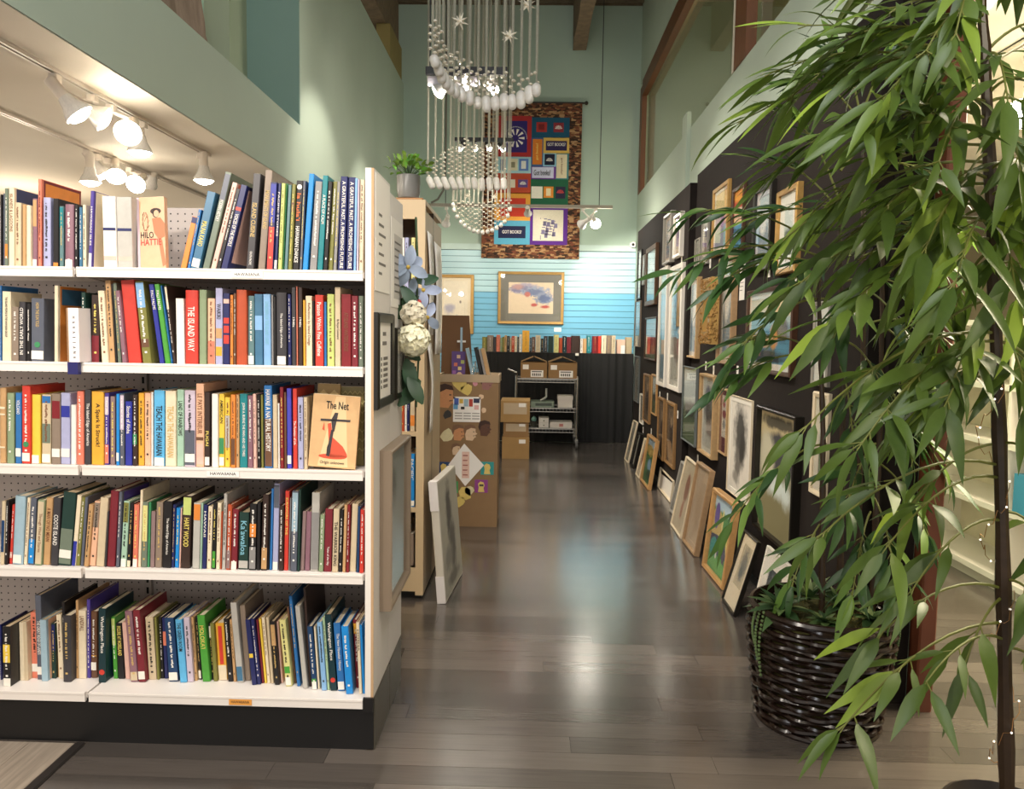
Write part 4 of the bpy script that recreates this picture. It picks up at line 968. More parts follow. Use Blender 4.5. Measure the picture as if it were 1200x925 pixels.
G().box(-w/2, w/2, -.002, 0, 0, h).obj('sheet', PAPERM, r); G().box(-w/2+.05, w/2-.02, -.0026, -.002, .03, h-.05).obj('grey_box', mat('pale_grey_print', '#c9c3bd', .7), r); g = G()
for i in range(8): g.box(-w/2+.06, w/2-.05-.02*(i % 3), -.0032, -.0026, h-.08-i*.024, h-.074-i*.024)
tag(g.obj('print', GREYP, r), kind='stuff')
a = PX(438, 366, XP); b = PX(460, 470, XP); z1 = PX(438.5, 366, XP).z; z0 = PX(440, 480, XP).z
r, w, h = onpanel('certificate_frame', 'black framed licence certificate hanging on the end panel', 'frame', a.y, 2.60, z0, z1); frame_parts(r, w, h, .018, .03, 'black', None, None, False)
G().box(-w/2+.028, w/2-.028, -.008, -.006, .028, h-.028).obj('certificate', PAPERM, r); g = G()
g.box(-.03, .02, -.009, -.008, h*.76, h*.80).box(-.035, .03, -.009, -.008, h*.66, h*.70)
for i in range(6): g.box(-.06, -.045, -.009, -.008, h*(.5-i*.06), h*(.5-i*.06)+.01).box(-.02, .05, -.009, -.008, h*(.5-i*.06), h*(.5-i*.06)+.01)
g.obj('print', GREYP, r)
r, w, h = onpanel('certificate_frame', 'small black framed paper half hidden by leaves at the far edge of the end panel', 'frame', 2.66, 2.835, 1.08, 1.33); frame_parts(r, w, h, .016, .02, 'black', None, None, True); G().box(-w/2+.02, w/2-.02, -.008, -.006, .02, h-.02).obj('certificate', PAPERM, r)
ya = PX(444, 520, XP).y+.015; z1 = PX(450, 514, XP).z-.03; z0 = PX(443, 720, XP).z
r, w, h = onpanel('framed_glass_picture', 'tall taupe framed glazed picture hung low on the end panel', 'picture', ya, 2.83, z0, z1); frame_parts(r, w, h, .04, .014, 'taupe', None, A('art_dim_photo', '#c9cfca', [(.3, .7, .25, .2, '#8d8f89', 5, .5, .3), (.5, .3, .8, .3, '#d3d3ca', 3, .3, .4)]))
# flowers at the far edge of the panel
SILK = mat('pale_blue_silk', '#98a5bd', .6, var=.25, scale=40, objvar=.25); CRM = mat('cream_petal', '#e9e2c8', .6, var=.08, objvar=.2); GRN = mat('dark_silk_leaf', '#2c4a30', .5, var=.25, objvar=.4)
def petal(L, Wd, cup=.15, n=5):
    g = G()
    for i in range(n+1):
        t = i/n; ww = Wd*sin(pi*min(.97, t*.93+.05))**.8/2; z = cup*L*sin(pi*t*.7)
        g.v += [(-ww, t*L, z+ww*.25), (0, t*L, z), (ww, t*L, z+ww*.25)]
        if i: b = 3*i; g.f += [(b-3, b-2, b+1, b), (b-2, b-1, b+2, b+1)]
    g.smooth = True; return g
PB = petal(.078, .042).mesh('petal', SILK); PC = petal(.016, .016, .3, 3).mesh('floret_petal', CRM); PG = petal(.10, .045).mesh('leaf', GRN)
fl_ = thing('flower_garland', 'garland of pale blue silk poinsettias and cream hydrangea pinned to the end panel', 'flowers', (XP+.045, 2.84, 1.40))
RF = random.Random(6); stem = [(.0, .01, .28-i*.06+0) for i in range(11)]
G().tube([(0.005, 0, .33), (.015, -.01, .15), (.01, .0, 0), (.02, -.01, -.15), (.01, 0, -.36)], .004, 6).obj('stem', mat('green_stem', '#3c5234', .6), fl_)
def at_px(x, y, Y): p = PY(x, y, Y); return (p.x-(XP+.02), p.y-2.84, p.z-1.40)
for (x, y, Y, n, R) in ((470, 313, 2.76, 6, 1.0), (488, 340, 2.84, 4, .9), (493, 372, 2.86, 3, .85), (474, 345, 2.80, 2, .8)):
    c = at_px(x, y, Y)
    for k in range(n):
        a = 2*pi*k/n+RF.uniform(-.3, .3); put('petal', PB, fl_, c, (pi/2-.35+RF.uniform(-.3, .3), RF.uniform(-.4, .4)+a, .35)).scale = (R, R, R)
    G().ball(c, .008, 8, 5).obj('berry', mat('yellow_centre', '#c9a94a', .6), fl_)
G().ball(at_px(483, 354, 2.8), .009, 8, 5).obj('red_berry', mat('red_berry', '#b8302a', .4), fl_)
c0 = at_px(476, 398, 2.76)
for (cx, cy, cz, R, N) in ((c0[0], c0[1], c0[2], .052, 90), (c0[0]-.004, c0[1]+.02, c0[2]+.09, .04, 40)):
    g = G(); base = petal(.019, .02, .3, 3)
    for i in range(N):
        th = 2.4*i; ph = math.acos(1-2*(i+.5)/N); nd = Vector((sin(ph)*cos(th), sin(ph)*sin(th), cos(ph))); q = nd.to_track_quat('Z', 'Y'); ctr = Vector((cx, cy, cz))+nd*R*RF.uniform(.85, 1.05)
        for k in range(4):
            e = Matrix.Rotation(k*pi/2+i, 3, 'Z'); b = len(g.v)
            g.v += [tuple(ctr+q @ (e @ Vector(v))) for v in base.v]; g.f += [tuple(b+j for j in f) for f in base.f]
    g.smooth = True; tag(g.obj('hydrangea_head', CRM, fl_), kind='stuff')
for (x, y, Y, a, b2, s) in ((462, 335, 2.78, 2.6, .4, 1), (478, 330, 2.84, 1.4, .2, .9), (463, 352, 2.76, 2.2, -.5, 1.1), (472, 372, 2.8, -1.2, .4, 1.1), (468, 420, 2.78, 3.0, .3, 1.2), (476, 425, 2.8, 3.6, -.2, 1.3), (484, 445, 2.82, 3.9, .4, 1.3), (462, 372, 2.75, 1.2, .2, .8), (470, 442, 2.76, 2.7, .5, 1.1), (462, 405, 2.78, 2.2, .1, .9), (476, 352, 2.83, 4.4, .2, .9), (490, 352, 2.86, -1.6, .3, .8)):
    put('leaf', PG, fl_, at_px(x, y, Y), (pi/2-.3+b2, a, .4)).scale = (s, s, s)
# ================================================================ second bookcase behind
BG = mat('beige_laminate', '#cdb48e', .45, var=.06); Y2 = 3.725; X2 = -.51; H2 = 1.92; D2 = .66; XL2 = -1.40
bc = thing('beige_bookcase', 'beige laminate bookcase with open shelves behind the white gondola', 'bookcase', (X2, Y2, 0))
G().box(-.038, 0, 0, .02, .02, H2).obj('stile', BG, bc); G().box(-.018, 0, .02, D2, .02, H2-.03).obj('end_panel', mat('beige_end_panel', '#c3ad8c', .5, var=.08, scale=30), bc); G().box(XL2-X2, XL2-X2+.018, 0, D2, .02, H2).obj('side_panel', BG, bc)
G().box(XL2-X2, 0, .3, .315, .02, H2).obj('back_panel', mat('dark_back', '#3a2c22', .7), bc); G().box(XL2-X2, -.038, .0, .3, .04, .16).obj('plinth', BG, bc); G().box(XL2-X2, -.01, .03, D2-.02, 0, .035).obj('base', KICK, bc)
G().box(XL2-X2, 0, 0, D2, H2, H2+.02).obj('top_board', BG, bc); G().box(XL2-X2, -.038, 0, .02, H2-.07, H2).obj('top_rail', BG, bc)
SH2 = [.16, .455, .83, 1.17, 1.50]
for z in SH2: G().box(XL2-X2+.018, -.018, .004, .3, z-.02, z).obj('shelf', BG, bc)
rows = []
def b2row(z, lst, where):
    rows = []
    for (x0, x1, yt, col, o) in lst:
        Y = Y2+.03; a = PY(x0, yt, Y); b = PY(x1, yt, Y); h = max(.12, min(a.z-z, .265)); w = b.x-a.x-.001; op = parse('0 0 0 0 x'+('|'+o if o else ''))[5]
        k = make_book(w, h, .2, col, op); k.location = ((a.x+b.x)/2, Y, z+.0005); rows.append(dict(o=k, col=col, w=w, h=h, op=op, x=a.x))
    label_row(rows, where)
b2row(SH2[4], [(470, 474, 277, 'white', 'x'), (474.5, 479, 269, 'lavender', ''), (479.3, 481.2, 271, 'black', ''), (482, 486.5, 272, 'pale yellow', '')], 'beige bookcase upper shelf')
b2row(SH2[2], [(469, 474, 432, 'rust', ''), (474.5, 477, 436, 'white', ''), (477.2, 479.8, 430, 'navy', ''), (481, 486.5, 427, 'beige', 't=STINER:k:.62:.95|b=.1:.3:orange')], 'beige bookcase middle shelf')
b2row(SH2[1], [(473, 477, 535, 'slate', ''), (477.5, 479.5, 530, 'white', ''), (479.6, 486, 530, 'bright blue', 't=PACIFIC:w:.5:.9|l=.02')], 'beige bookcase lower shelf')
b2row(SH2[0], [(474, 476, 598, 'beige', ''), (477, 480, 618, 'silver', ''), (480.2, 485, 626, 'taupe', '')], 'beige bookcase bottom shelf')
def sheet(name, label, y0, y1, z0, z1, curl=.03):
    r = thing(name, label, 'poster', (X2+.002, y0, z0)); g = G(); n = 8
    for i in range(n+1):
        t = i/n; x = .004+curl*sin(pi*t)*.5+curl*max(0, .25-t)*1.2; g.v += [(x, 0, (z1-z0)*t), (x*.6, y1-y0, (z1-z0)*t), ]
        if i: g.f.append((2*i-2, 2*i-1, 2*i+1, 2*i))
    g.smooth = True; m = g.obj('sheet', PAPERM, r); so = m.modifiers.new('thickness', 'SOLIDIFY'); so.thickness = .0012
    return r
sheet('hanging_poster', 'curled white poster hanging high on the beige end panel', 3.76, 3.98, 1.30, 1.80); sheet('hanging_poster', 'curled white paper strip hanging under the upper poster on the beige panel', 3.78, 3.95, .82, 1.26, .05); sheet('hanging_poster', 'pale blue edged white poster on the far part of the beige end panel', 4.02, 4.34, 1.20, 1.78)
# wooden block and potted plant on top of the bookcase
pb = PY(481.5, 240, 3.95); zt = H2+.02
bl = thing('wooden_block', 'small wooden block on top of the beige bookcase under the plant', 'block', (pb.x, 3.90, zt)); G().bev(-.075, .075, -.06, .06, 0, .028, .004).obj('block', wood('warm_block', '#a9733a'), bl)
pt = thing('potted_plant', 'small leafy green plant in a grey ceramic pot on the bookcase', 'plant', (pb.x-.004, 3.90, zt+.0285))
G().lathe([(.036, 0), (.05, .006), (.058, .04), (.058, .115), (.052, .118), (.05, .10), (.001, .098)], seg=24).obj('pot', mat('grey_ceramic', '#7c7b78', .25, var=.12, scale=14), pt); G().lathe([(.049, .099), (.001, .104)], seg=12).obj('soil', mat('dark_soil', '#2a211a', .9, bump=.5), pt)
LG = mat('bright_green_leaf', '#78a83c', .5, var=.3, objvar=.5); lf = petal(.034, .022, .2, 3).mesh('leaf', LG); RP = random.Random(12); g = G()
for i in range(110):
    th = RP.uniform(0, 2*pi); ph = RP.uniform(0, 1.45); d = Vector((sin(ph)*cos(th), sin(ph)*sin(th), cos(ph)*.9)); R = RP.uniform(.05, .105); p = Vector((0, 0, .115))+Vector((d.x*R*1.15, d.y*R*1.1, d.z*R))
    put('leaf', lf, pt, p, (RP.uniform(-.6, 1.2), RP.uniform(-.7, .7), th-pi/2)).scale = (RP.uniform(.7, 1.2),)*3
    if i % 4 == 0: g.tube([(0, 0, .1), p*.6+Vector((0, 0, .05)), p], .0014, 4)
g.obj('stems', mat('green_stem', '#3c5234', .6), pt)
# canvas leaning on the end panel of the bookcase
n = PZ(521, 708); f = PZ(544, 672); tn = PY(505, 567, n.y); th = .04; dx = n.x-max(tn.x, X2+.065); h = sqrt(dx*dx+(tn.z)**2); phi = atan2(dx, tn.z)
cv = thing('leaning_canvas', 'pale canvas with a grey ink figure leaning on the beige bookcase, white corner guards', 'canvas'); w = f.y-n.y
cv.matrix_world = Matrix.Translation(((n.x+f.x)/2-th*cos(phi)-.0, (n.y+f.y)/2, th*sin(phi))) @ Matrix.Rotation(pi/2-.08, 4, 'Z') @ Matrix.Rotation(-phi, 4, 'X')
G().bev(-w/2, w/2, -th, 0, 0, h, .004).obj('canvas', mat('raw_canvas', '#d2cabb', .8, var=.05), cv); G().uvplane(-w/2+.01, w/2-.01, .01, h-.01, -th-.001).obj('painting', A('art_grey_figure', '#b9b4a4', [(.45, .7, .14, .22, '#5d5a55', 7, .9, .35), (.55, .35, .16, .22, '#6b6761', 7, .9, .35), (.3, .3, .2, .1, '#8f8b81', 8, .8, .4), (.5, .1, .3, .06, '#77736a', 8, .8, .4)]), cv)
CG = mat('white_corner_card', '#e6dfdc', .6)
for x0, x1, z0, z1 in ((-w/2-.003, -w/2+.05, -.003, .13), (-w/2-.003, -w/2+.05, h-.14, h+.003), (w/2-.05, w/2+.003, -.003, .13)): G().box(x0, x1, -th+.001, .003, z0, z1).obj('corner_guard', CG, cv)
G().box(-w/2+.1, w/2-.1, -.03, .022, h-.06, h-.02).obj('hanger', mat('dark_hanger', '#4d4a44', .6), cv)
# ================================================================ cardboard display with stickers
KR = mat('brown_kraft', '#8a6c4a', .75, var=.08, scale=18); YD = 5.18
p0 = PZ(514, 617); p1 = PZ(580, 617); xa, xb = -.61, p1.x+.012; zt = PY(548, 446, YD).z; dd = .30
ds = thing('cardboard_display', 'brown cardboard floor display with cut-out stickers and paper notices', 'display', ((xa+xb)/2, YD, 0)); w = xb-xa
G().prism([(0, 0), (0, zt), (-.0, zt), (dd, zt), (dd+.02, 0)], -w/2, w/2, 0).obj('body', KR, ds)
g = G(); g.box(-w/2-.006, w/2+.006, -.006, .004, zt-.012, zt+.04).box(-w/2-.006, w/2+.006, dd-.004, dd+.006, zt-.012, zt+.04).box(-w/2-.006, -w/2+.004, 0, dd, zt-.012, zt+.04).box(w/2-.004, w/2+.006, 0, dd, zt-.012, zt+.04); g.obj('tray_rim', mat('pale_kraft_rim', '#b09a7c', .7), ds)
G().box(-w/2+.002, w/2-.002, .002, dd-.002, zt+.001, zt+.006).obj('tray', mat('tray_grey', '#b9b2a5', .6), ds)
qa = PY(517, 434, YD+dd); qb = PY(552, 370, YD+dd); hx0, hx1 = qa.x-ds.location.x, qb.x-ds.location.x
G().prism([(hx0, zt+.007), (hx1+.02, zt+.007), (hx1-.012, qb.z), (hx0+.005, qb.z)], dd-.012, dd-.004, 1).obj('header_board', mat('dark_kraft', '#6e4c2c', .7), ds)
def stick(name, px, poly, m, y=-.0016, lab=None):
    c = PY(px[0], px[1], YD); o = G().prism([(c.x-ds.location.x+u, c.z+v) for u, v in poly], y, 0, 1).obj(name, m, ds)
    if lab: o['label'] = lab
    return c
def fm(n, c): return mat('sticker_'+n, c, .6, var=.12, scale=60)
SK1, SK2, HR, HB, YL = fm('skin', '#c98d5f'), fm('skin_pale', '#d8b896'), fm('dark_hair', '#3b2318'), fm('brown_hair', '#7a5a40'), fm('yellow', '#d9bf6a')
def head(px, s, sk, hr, kind=0):
    prof = [(-.5, -.6), (.15, -.65), (.35, -.35), (.5, -.3), (.42, -.1), (.62, .05), (.45, .2), (.45, .55), (.1, .8), (-.4, .75), (-.62, .3)]
    stick('face_cutout', px, [(u*s, v*s) for u, v in prof], sk); stick('hair_cutout', px, [(u*s, v*s) for u, v in ((.5, .55), (.4, .85), (-.1, 1.0), (-.6, .85), (-.75, .3), (-.6, -.1), (-.45, .4), (0, .62))], hr, -.0024)
    stick('eye_print', (px[0], px[1]), [(u*s, v*s) for u, v in ((.2, .2), (.34, .2), (.34, .28), (.2, .28))], PRINT, -.0026)
    stick('mouth_print', (px[0], px[1]), [(u*s, v*s) for u, v in ((.2, -.2), (.42, -.16), (.42, -.12), (.2, -.14))], HR, -.0026)
head((523, 467), .10, SK1, HR); head((538, 509), .068, SK1, HB); head((552, 509), .068, SK2, HB); head((569, 504), .066, fm('deep_brown', '#5b3a2a'), HR); head((571, 450), .064, fm('rose_brown', '#8d5f58'), HR); head((535, 528), .05, SK2, HB)
for (x, y, s, m) in ((538, 450, .035, YL), (547, 457, .03, YL), (539, 441, .02, SK2), (557, 449, .014, fm('pink', '#c98a94')), (564, 465, .014, SK2), (567, 481, .014, SK2), (524, 486, .022, PRINT), (524, 510, .034, fm('cream', '#d9cda2')), (545, 579, .034, YL), (537, 588, .03, YL), (550, 575, .026, fm('cream', '#d9cda2')), (547, 444, .018, fm('mauve', '#7a5f78'))):
    s *= 1.6
    rs = random.Random(x*y); stick('paper_cutout', (x, y), [(s*rs.uniform(.6, 1)*cos(2*pi*i/9), s*rs.uniform(.6, 1)*sin(2*pi*i/9)) for i in range(9)], m)
c = stick('notice', (547, 480), [(-.092, -.085), (.092, -.085), (.092, .085), (-.092, .085)], PAPERM)
for i, (x, z, a, b_, k) in enumerate(((-.085, .03, .03, .045, '#4a63b0'), (-.05, .04, .025, .03, '#d9b24a'), (-.02, .02, .03, .05, '#9fb9c4'), (.015, .02, .025, .05, '#b5402f'), (.045, .045, .04, .03, '#2b2f4d'), (-.09, -.0, .03, .035, '#6aa3cf'), (-.04, .0, .025, .018, '#2a2622'), (.05, .0, .03, .03, '#d8a8a0'))):
    stick('notice_picture', (547, 480), [(x, z), (x+a, z), (x+a, z+b_), (x, z+b_)], fm('n%d' % i, k), -.0024)
for k in range(9): stick('notice_print', (547, 480), [(-.08+(k % 3)*.058, -.03-(k//3)*.018), (-.03+(k % 3)*.058, -.03-(k//3)*.018), (-.03+(k % 3)*.058, -.022-(k//3)*.018), (-.08+(k % 3)*.058, -.022-(k//3)*.018)], fm('grey_text', '#a8a29a'), -.0022)
stick('diamond_notice', (545.5, 545), [(-.115, .0), (0, -.145), (.125, .0), (-.01, .145)], PAPERM, -.003)
stick('notice_strip', (545.5, 545), [(-.024, -.09), (.026, -.09), (.026, .09), (-.024, .09)], fm('pink_strip', '#e3bfae'), -.0034)
for k in range(5): stick('notice_print', (545.5, 545), [(-.018, .06-k*.033), (.016-.006*(k % 2), .06-k*.033), (.016, .068-k*.033), (-.018, .068-k*.033)], fm('red_text', '#a8635a'), -.0038)
for (px, s, bgc, kind) in (((571, 549), .044, '#2f8f8c', 'teal'), ((564, 570), .044, '#8e3f86', 'magenta'), ((520, 549), .044, '#24406e', 'blue'), ((530, 571), .04, '#4a9a5a', 'green')):
    stick('square_card', px, [(-s, -s), (s, -s), (s, s), (-s, s)], fm(kind, bgc), -.002); stick('portrait_shape', px, [(u*s, v*s) for u, v in ((-.5, -.9), (.5, -.9), (.35, -.3), (.5, .1), (.35, .6), (-.15, .75), (-.5, .4), (-.4, -.2))], YL if kind != 'green' else PRINT, -.0026)
    if kind == 'magenta': stick('portrait_eyes', px, [(-.3*s, .0), (.35*s, .0), (.35*s, .3*s), (-.3*s, .3*s)], PRINT, -.003)
# things on top of the display
tz = zt+.0065
def top_at(x, y, Y): p = PY(x, y, Y); return p
def card(name, label, cat, px0, px1, ytop, Y, th, m, lean_=.2, tilt=0.0):
    a = PY(px0, 437, Y); b = PY(px1, 437, Y); t = PY((px0+px1)/2, ytop, Y); w = b.x-a.x; h = max(.05, t.z-tz)
    r = thing(name, label, cat, ((a.x+b.x)/2, Y, tz+.001+abs(sin(tilt))*w/2), (-lean_, tilt, 0)); G().box(-w/2, w/2, 0, th, 0, h).obj('card', m, r); return r, w, h
r, w, h = card('bookmark_stand', 'tall pale blue tapered bookmark on a slim stand before the brown header', 'bookmark', 539, 541.5, 384, YD+.235, .004, mat('pale_blue_card', '#9fbac9', .5), .02)
G().box(-.03, .03, .003, .008, h*.70, h*.74).obj('cross_strip', PAPERM, r); G().box(-.012, .012, -.02, .03, 0, .006).obj('foot', mat('tray_grey', '#b9b2a5', .6), r)
r, w, h = card('purple_cutout', 'purple shaped card with coloured patches on the cardboard display', 'card', 529, 545, 412, YD+.18, .004, mat('purple_card', '#5a3f7a', .6), .1)
for i, (u, v, k) in enumerate(((-.2, .5, '#c9705a'), (.1, .35, '#d9c47a'), (.3, .6, '#a5a85a'), (-.3, .2, '#8f5a9a'), (.25, .15, '#6a3f7a'), (0, .8, '#d0b090'))): G().box(w*u-.012, w*u+.012, -.002, 0, h*v-.012, h*v+.012).obj('patch', fm('p%d' % i, k), r)
for nm, lb, x0, x1, yt, Y, th, m, le, ti in (('book', 'pale blue edged book propped up on the cardboard display', 548, 551, 408, YD+.12, .1, COVER, .25, -.3), ('book', 'black book with pale edge propped on the cardboard display', 558, 562, 407, YD+.15, .11, COVER, .2, -.25), ('book', 'slim grey book leaning against the black one on the display', 563, 565.5, 409, YD+.15, .11, COVER, .2, -.3), ('book', 'tan book leaning last in the row on the cardboard display', 566, 570, 408, YD+.19, .1, COVER, .2, -.25)):
    a = PY(x0, 437, Y); b = PY(x1, 437, Y); h = PY(x0, yt, Y).z-tz; k = make_book(b.x-a.x, h*1.0, th, {'pale': 'pale blue', 'blac': 'black', 'slim': 'grey', 'tan ': 'tan'}[lb[:4]], {'x': ['']}); k.location = ((a.x+b.x)/2+.03, Y-.03, tz+.004); k.rotation_euler = (0, -.22, 0); tag(k, lb, 'book')
r = thing('wire_easel', 'small bright wire easel at the front of the cardboard display', 'easel', (top_at(557, 437, YD+.08).x, YD+.06, tz)); G().tube([(-.03, 0, .003), (0, .02, .12), (.03, 0, .003)], .003, 6).tube([(0, .02, .12), (0, .08, .003)], .003, 6).obj('wire', mat('chrome_wire', '#c9c9c6', .2, .9), r)
# ================================================================ draped table with the back row of books
YT = 9.42; zT = PY(650, 413.5, YT).z; xt0 = -.62; xt1 = 1.243
tb = thing('draped_table', 'long table hung with a black pleated curtain along the slatted wall', 'table', ((xt0+xt1)/2, YT, 0)); w = xt1-xt0
G().box(-w/2, w/2, .01, .52, zT-.03, zT).obj('tabletop', mat('dark_tabletop', '#1b1715', .5), tb)
g = G(); N = 260; RC_ = random.Random(8); ph = 0
for i in range(N+1):
    x = -w/2+w*i/N; ph += RC_.uniform(.1, .7); yy = -.022+.011*sin(ph)*(.6+.4*sin(ph*.21)); g.v += [(x, yy-.012*(1+sin(ph*.37)), .004), (x, yy, zT*.5), (x, yy*.6, zT-.002)]
    if i: b = 3*i; g.f += [(b-3, b, b+1, b-2), (b-2, b+1, b+2, b-1)]
g.smooth = True; g.obj('curtain', mat('black_cloth', '#080707', .75, var=.3), tb)
for x in (-w/2+.05, w/2-.09):
    for y in (.05, .46): G().box(x, x+.04, y, y+.04, 0, zT-.03).obj('leg', KICK, tb)
p = PY(676, 416, YT); G().box(-.02, .02, 0, .003, -.03, 0).obj('clip', WLAB, tb, (p.x-tb.location.x, -.035, zT))
BROW = '''565 569 393 0 olive
569.3 573 395 0 beige
573.3 576.5 392 0 taupe
576.8 579 394 0 black
582 586 396 0 rust
586.3 590 397 0 sage
590.3 594 396 0 tan
565 570 395 0 taupe'''
row = [(565, 570.5, 395, 'olive'), (571, 578, 393, 'taupe'), (578.3, 581.5, 395, 'charcoal'), (581.8, 586, 392.5, 'salmon'), (586.2, 588.5, 396, 'sage'), (588.8, 591, 395, 'olive'), (591.2, 594, 393, 'tan'), (594.3, 597.4, 394, 'black'), (597.6, 599.4, 396, 'beige'), (599.6, 603, 394, 'rust'), (603.2, 606, 394, 'cream'), (606.3, 608.4, 395, 'charcoal'), (608.6, 611.6, 392, 'white'), (612.2, 620.6, 387.5, 'gold'), (621, 623, 396, 'black'), (623.2, 627.4, 395, 'brown'), (627.8, 633.6, 393, 'beige'), (634, 637, 397, 'black'), (637.3, 642, 394, 'charcoal'), (642.6, 648.6, 394, 'dark green'), (649.2, 655, 392.5, 'pale yellow'), (655.3, 659.2, 396, 'rust'), (659.5, 664, 394, 'dark teal'), (664.3, 669.4, 395, 'maroon'), (669.7, 680, 393.5, 'dark brown'), (680.3, 683, 397, 'white'), (683.3, 687.6, 397, 'tan'), (687.9, 692.6, 393.5, 'teal'), (694.5, 700.6, 394, 'dark red'), (701, 704.6, 394, 'red'), (705, 710.8, 393.4, 'cream'), (711.2, 716.4, 393.4, 'taupe'), (716.8, 721.6, 393.4, 'beige')]
rows = []; Yb = YT+.04
for (x0, x1, yt, col) in row:
    a = PY(x0, yt, Yb); b = PY(x1, yt, Yb); h = a.z-zT; w_ = b.x-a.x-.002; op = {'r': ['']} if RB.random() < .4 else {}
    k = make_book(w_, h, .17, col, op); k.location = ((a.x+b.x)/2, Yb, zT+.0005); rows.append(dict(o=k, col=col, w=w_, h=h, op=op))
label_row(rows, 'draped table')
a = PY(729.5, 412, YT+.1); r = thing('display_box', 'pale pink box with a white card at the end of the draped table', 'box', (a.x, YT+.12, zT)); G().box(-.07, .03, 0, .12, 0, .17).obj('box', mat('pale_pink_card', '#e2b7a2', .6), r); G().box(-.02, .03, -.01, -.004, 0, .10).obj('white_card', PAPERM, r)
a = PY(741.5, 405, YT-.1); r = thing('beige_case', 'small beige case standing at the table end by the black wall', 'box', (xt1-.042, YT+.14, zT)); G().bev(-.04, .04, 0, .09, 0, .20, .01).obj('case', mat('beige_case', '#b5a384', .6), r)
# ================================================================ wire cart
YC = 8.86; a = PY(605, 443, YC); b = PY(677, 443, YC); cw = b.x-a.x; CH = mat('chrome', '#b8b6b0', .25, .9, var=.05)
ct = thing('wire_cart', 'chrome wire shelf cart with three shelves before the black curtain', 'cart', (a.x, YC, 0)); cd = .42; ZS = [PY(640, 502, YC).z, PY(640, 478, YC).z, PY(640, 443.5, YC).z]
for x in (0, cw):
    for y in (0, cd):
        G().tube([(x, y, .10), (x, y, ZS[2]+.03)], .013, 8).obj('post', CH, ct); cs = G().prism([(y-.045+.045*cos(2*pi*i/12), .045+.042*sin(2*pi*i/12)) for i in range(12)], x-.012, x+.012, 0).obj('caster', mat('grey_rubber', '#4c4a48', .6), ct); G().box(x-.016, x+.016, y-.02, y+.012, .07, .11).obj('fork', CH, cs)
for z in ZS:
    s = G()
    for y in (0, cd): s.box(0, cw, y-.006, y+.006, z-.012, z).box(0, cw, y-.004, y+.004, z-.05, z-.042)
    for x in (0, cw): s.box(x-.006, x+.006, 0, cd, z-.012, z)
    o = s.obj('shelf', CH, ct); g = G()
    for i in range(1, 40): x = cw*i/40; g.box(x-.002, x+.002, 0, cd, z-.004, z)
    for i in range(1, 18): x = cw*i/18; g.box(x-.002, x+.002, -.003, .0, z-.045, z-.01)
    tag(g.obj('wire', CH, o), kind='stuff')
G().tube([(0, 0, ZS[2]+.03), (0, -.02, ZS[2]+.06), (-.10, -.03, ZS[2]+.10)], .012, 8).obj('handle', CH, ct)
CARD = mat('corrugated_card', '#a5814f', .75, var=.1, scale=12); CARD2 = mat('corrugated_card_brown', '#8f6c42', .75, var=.1, scale=12); TAPE = mat('parcel_tape', '#b9a487', .35)
def carton(label, x, y, z, w, dpt, h, m, open_=False, labels=1, seed=0, rz=0, grp=None):
    r = thing('cardboard_box', label, 'box', (x, y, z), (0, 0, rz), grp); g = G().box(0, w, 0, dpt, 0, h); g.obj('body', m, r)
    if open_:
        for e, s in ((0, 1), (w, -1)): G().prism([(e, h), (e+s*w*.48, h+.06), (e+s*w*.48, h+.066), (e-s*.0, h+.006)], 0, dpt, 1).obj('flap', m, r)
    else: G().box(w*.1, w*.9, -.0012, 0, h*.38, h*.9).obj('tape', TAPE, r) if labels > 1 else G().box(0, w, dpt*.42, dpt*.58, h, h+.001).obj('tape', TAPE, r)
    rs = random.Random(seed); G().box(w*.38, w*.86, -.002, -.0, h*.06, h*.5).obj('shipping_label', PAPERM, r) if open_ else G().box(w*.62, w*.86, -.0022, -.0, h*.72, h*.9).obj('label', PAPERM, r)
    if open_:
        g = G(); g.box(w*.42, w*.8, -.003, -.002, h*.38, h*.44); 
        for k in range(5): g.box(w*(.44+.07*k), w*(.48+.07*k), -.003, -.002, h*.14, h*.3)
        g.obj('print', PRINT, r); G().box(w*.08, w*.3, -.0012, 0, h*.55, h*.85).obj('label', PAPERM, r)
    return r
sp = PY(610, 443, YC).x; e1 = PY(641, 443, YC).x; e2 = PY(642.5, 443, YC).x; e3 = PY(676, 443, YC).x; hh = PY(625, 425, YC).z-ZS[2]
carton('open flapped cardboard box on the cart top shelf, handle side', sp, YC+.01, ZS[2]+.001, e1-sp, .36, hh, CARD2, True, grp='boxes on the cart'); carton('open flapped cardboard box on the cart top shelf, curtain side', e2, YC+.01, ZS[2]+.001, e3-e2, .36, hh, CARD2, True, seed=2, grp='boxes on the cart')
def at_cart(x0, x1, yt, z): a_ = PY(x0, 470, YC+.03); b_ = PY(x1, 470, YC+.03); t = PY(x0, yt, YC+.03); return a_.x, b_.x-a_.x, t.z-z
x, w, h = at_cart(622, 649.5, 469, ZS[1]); r = thing('paper_cutter', 'grey-green paper trimmer with raised arm on the cart middle shelf', 'paper trimmer', (x, YC+.03, ZS[1]+.001)); GT = mat('grey_green_enamel', '#7f8d7c', .5)
G().bev(0, w, 0, .26, 0, h*.8, .01).obj('base', GT, r); G().tube([(w*.4, .02, h*.9), (w*.62, .04, h*1.3), (w*.66, .05, h*1.4), (w*.66, .06, h*2.6)], .012, 8).obj('arm', mat('pale_grey_metal', '#a8a99f', .4), r); G().box(w*.2, w*.9, -.001, .0, h*.2, h*.6).obj('scale', mat('dark_scale', '#49524a', .6), r)
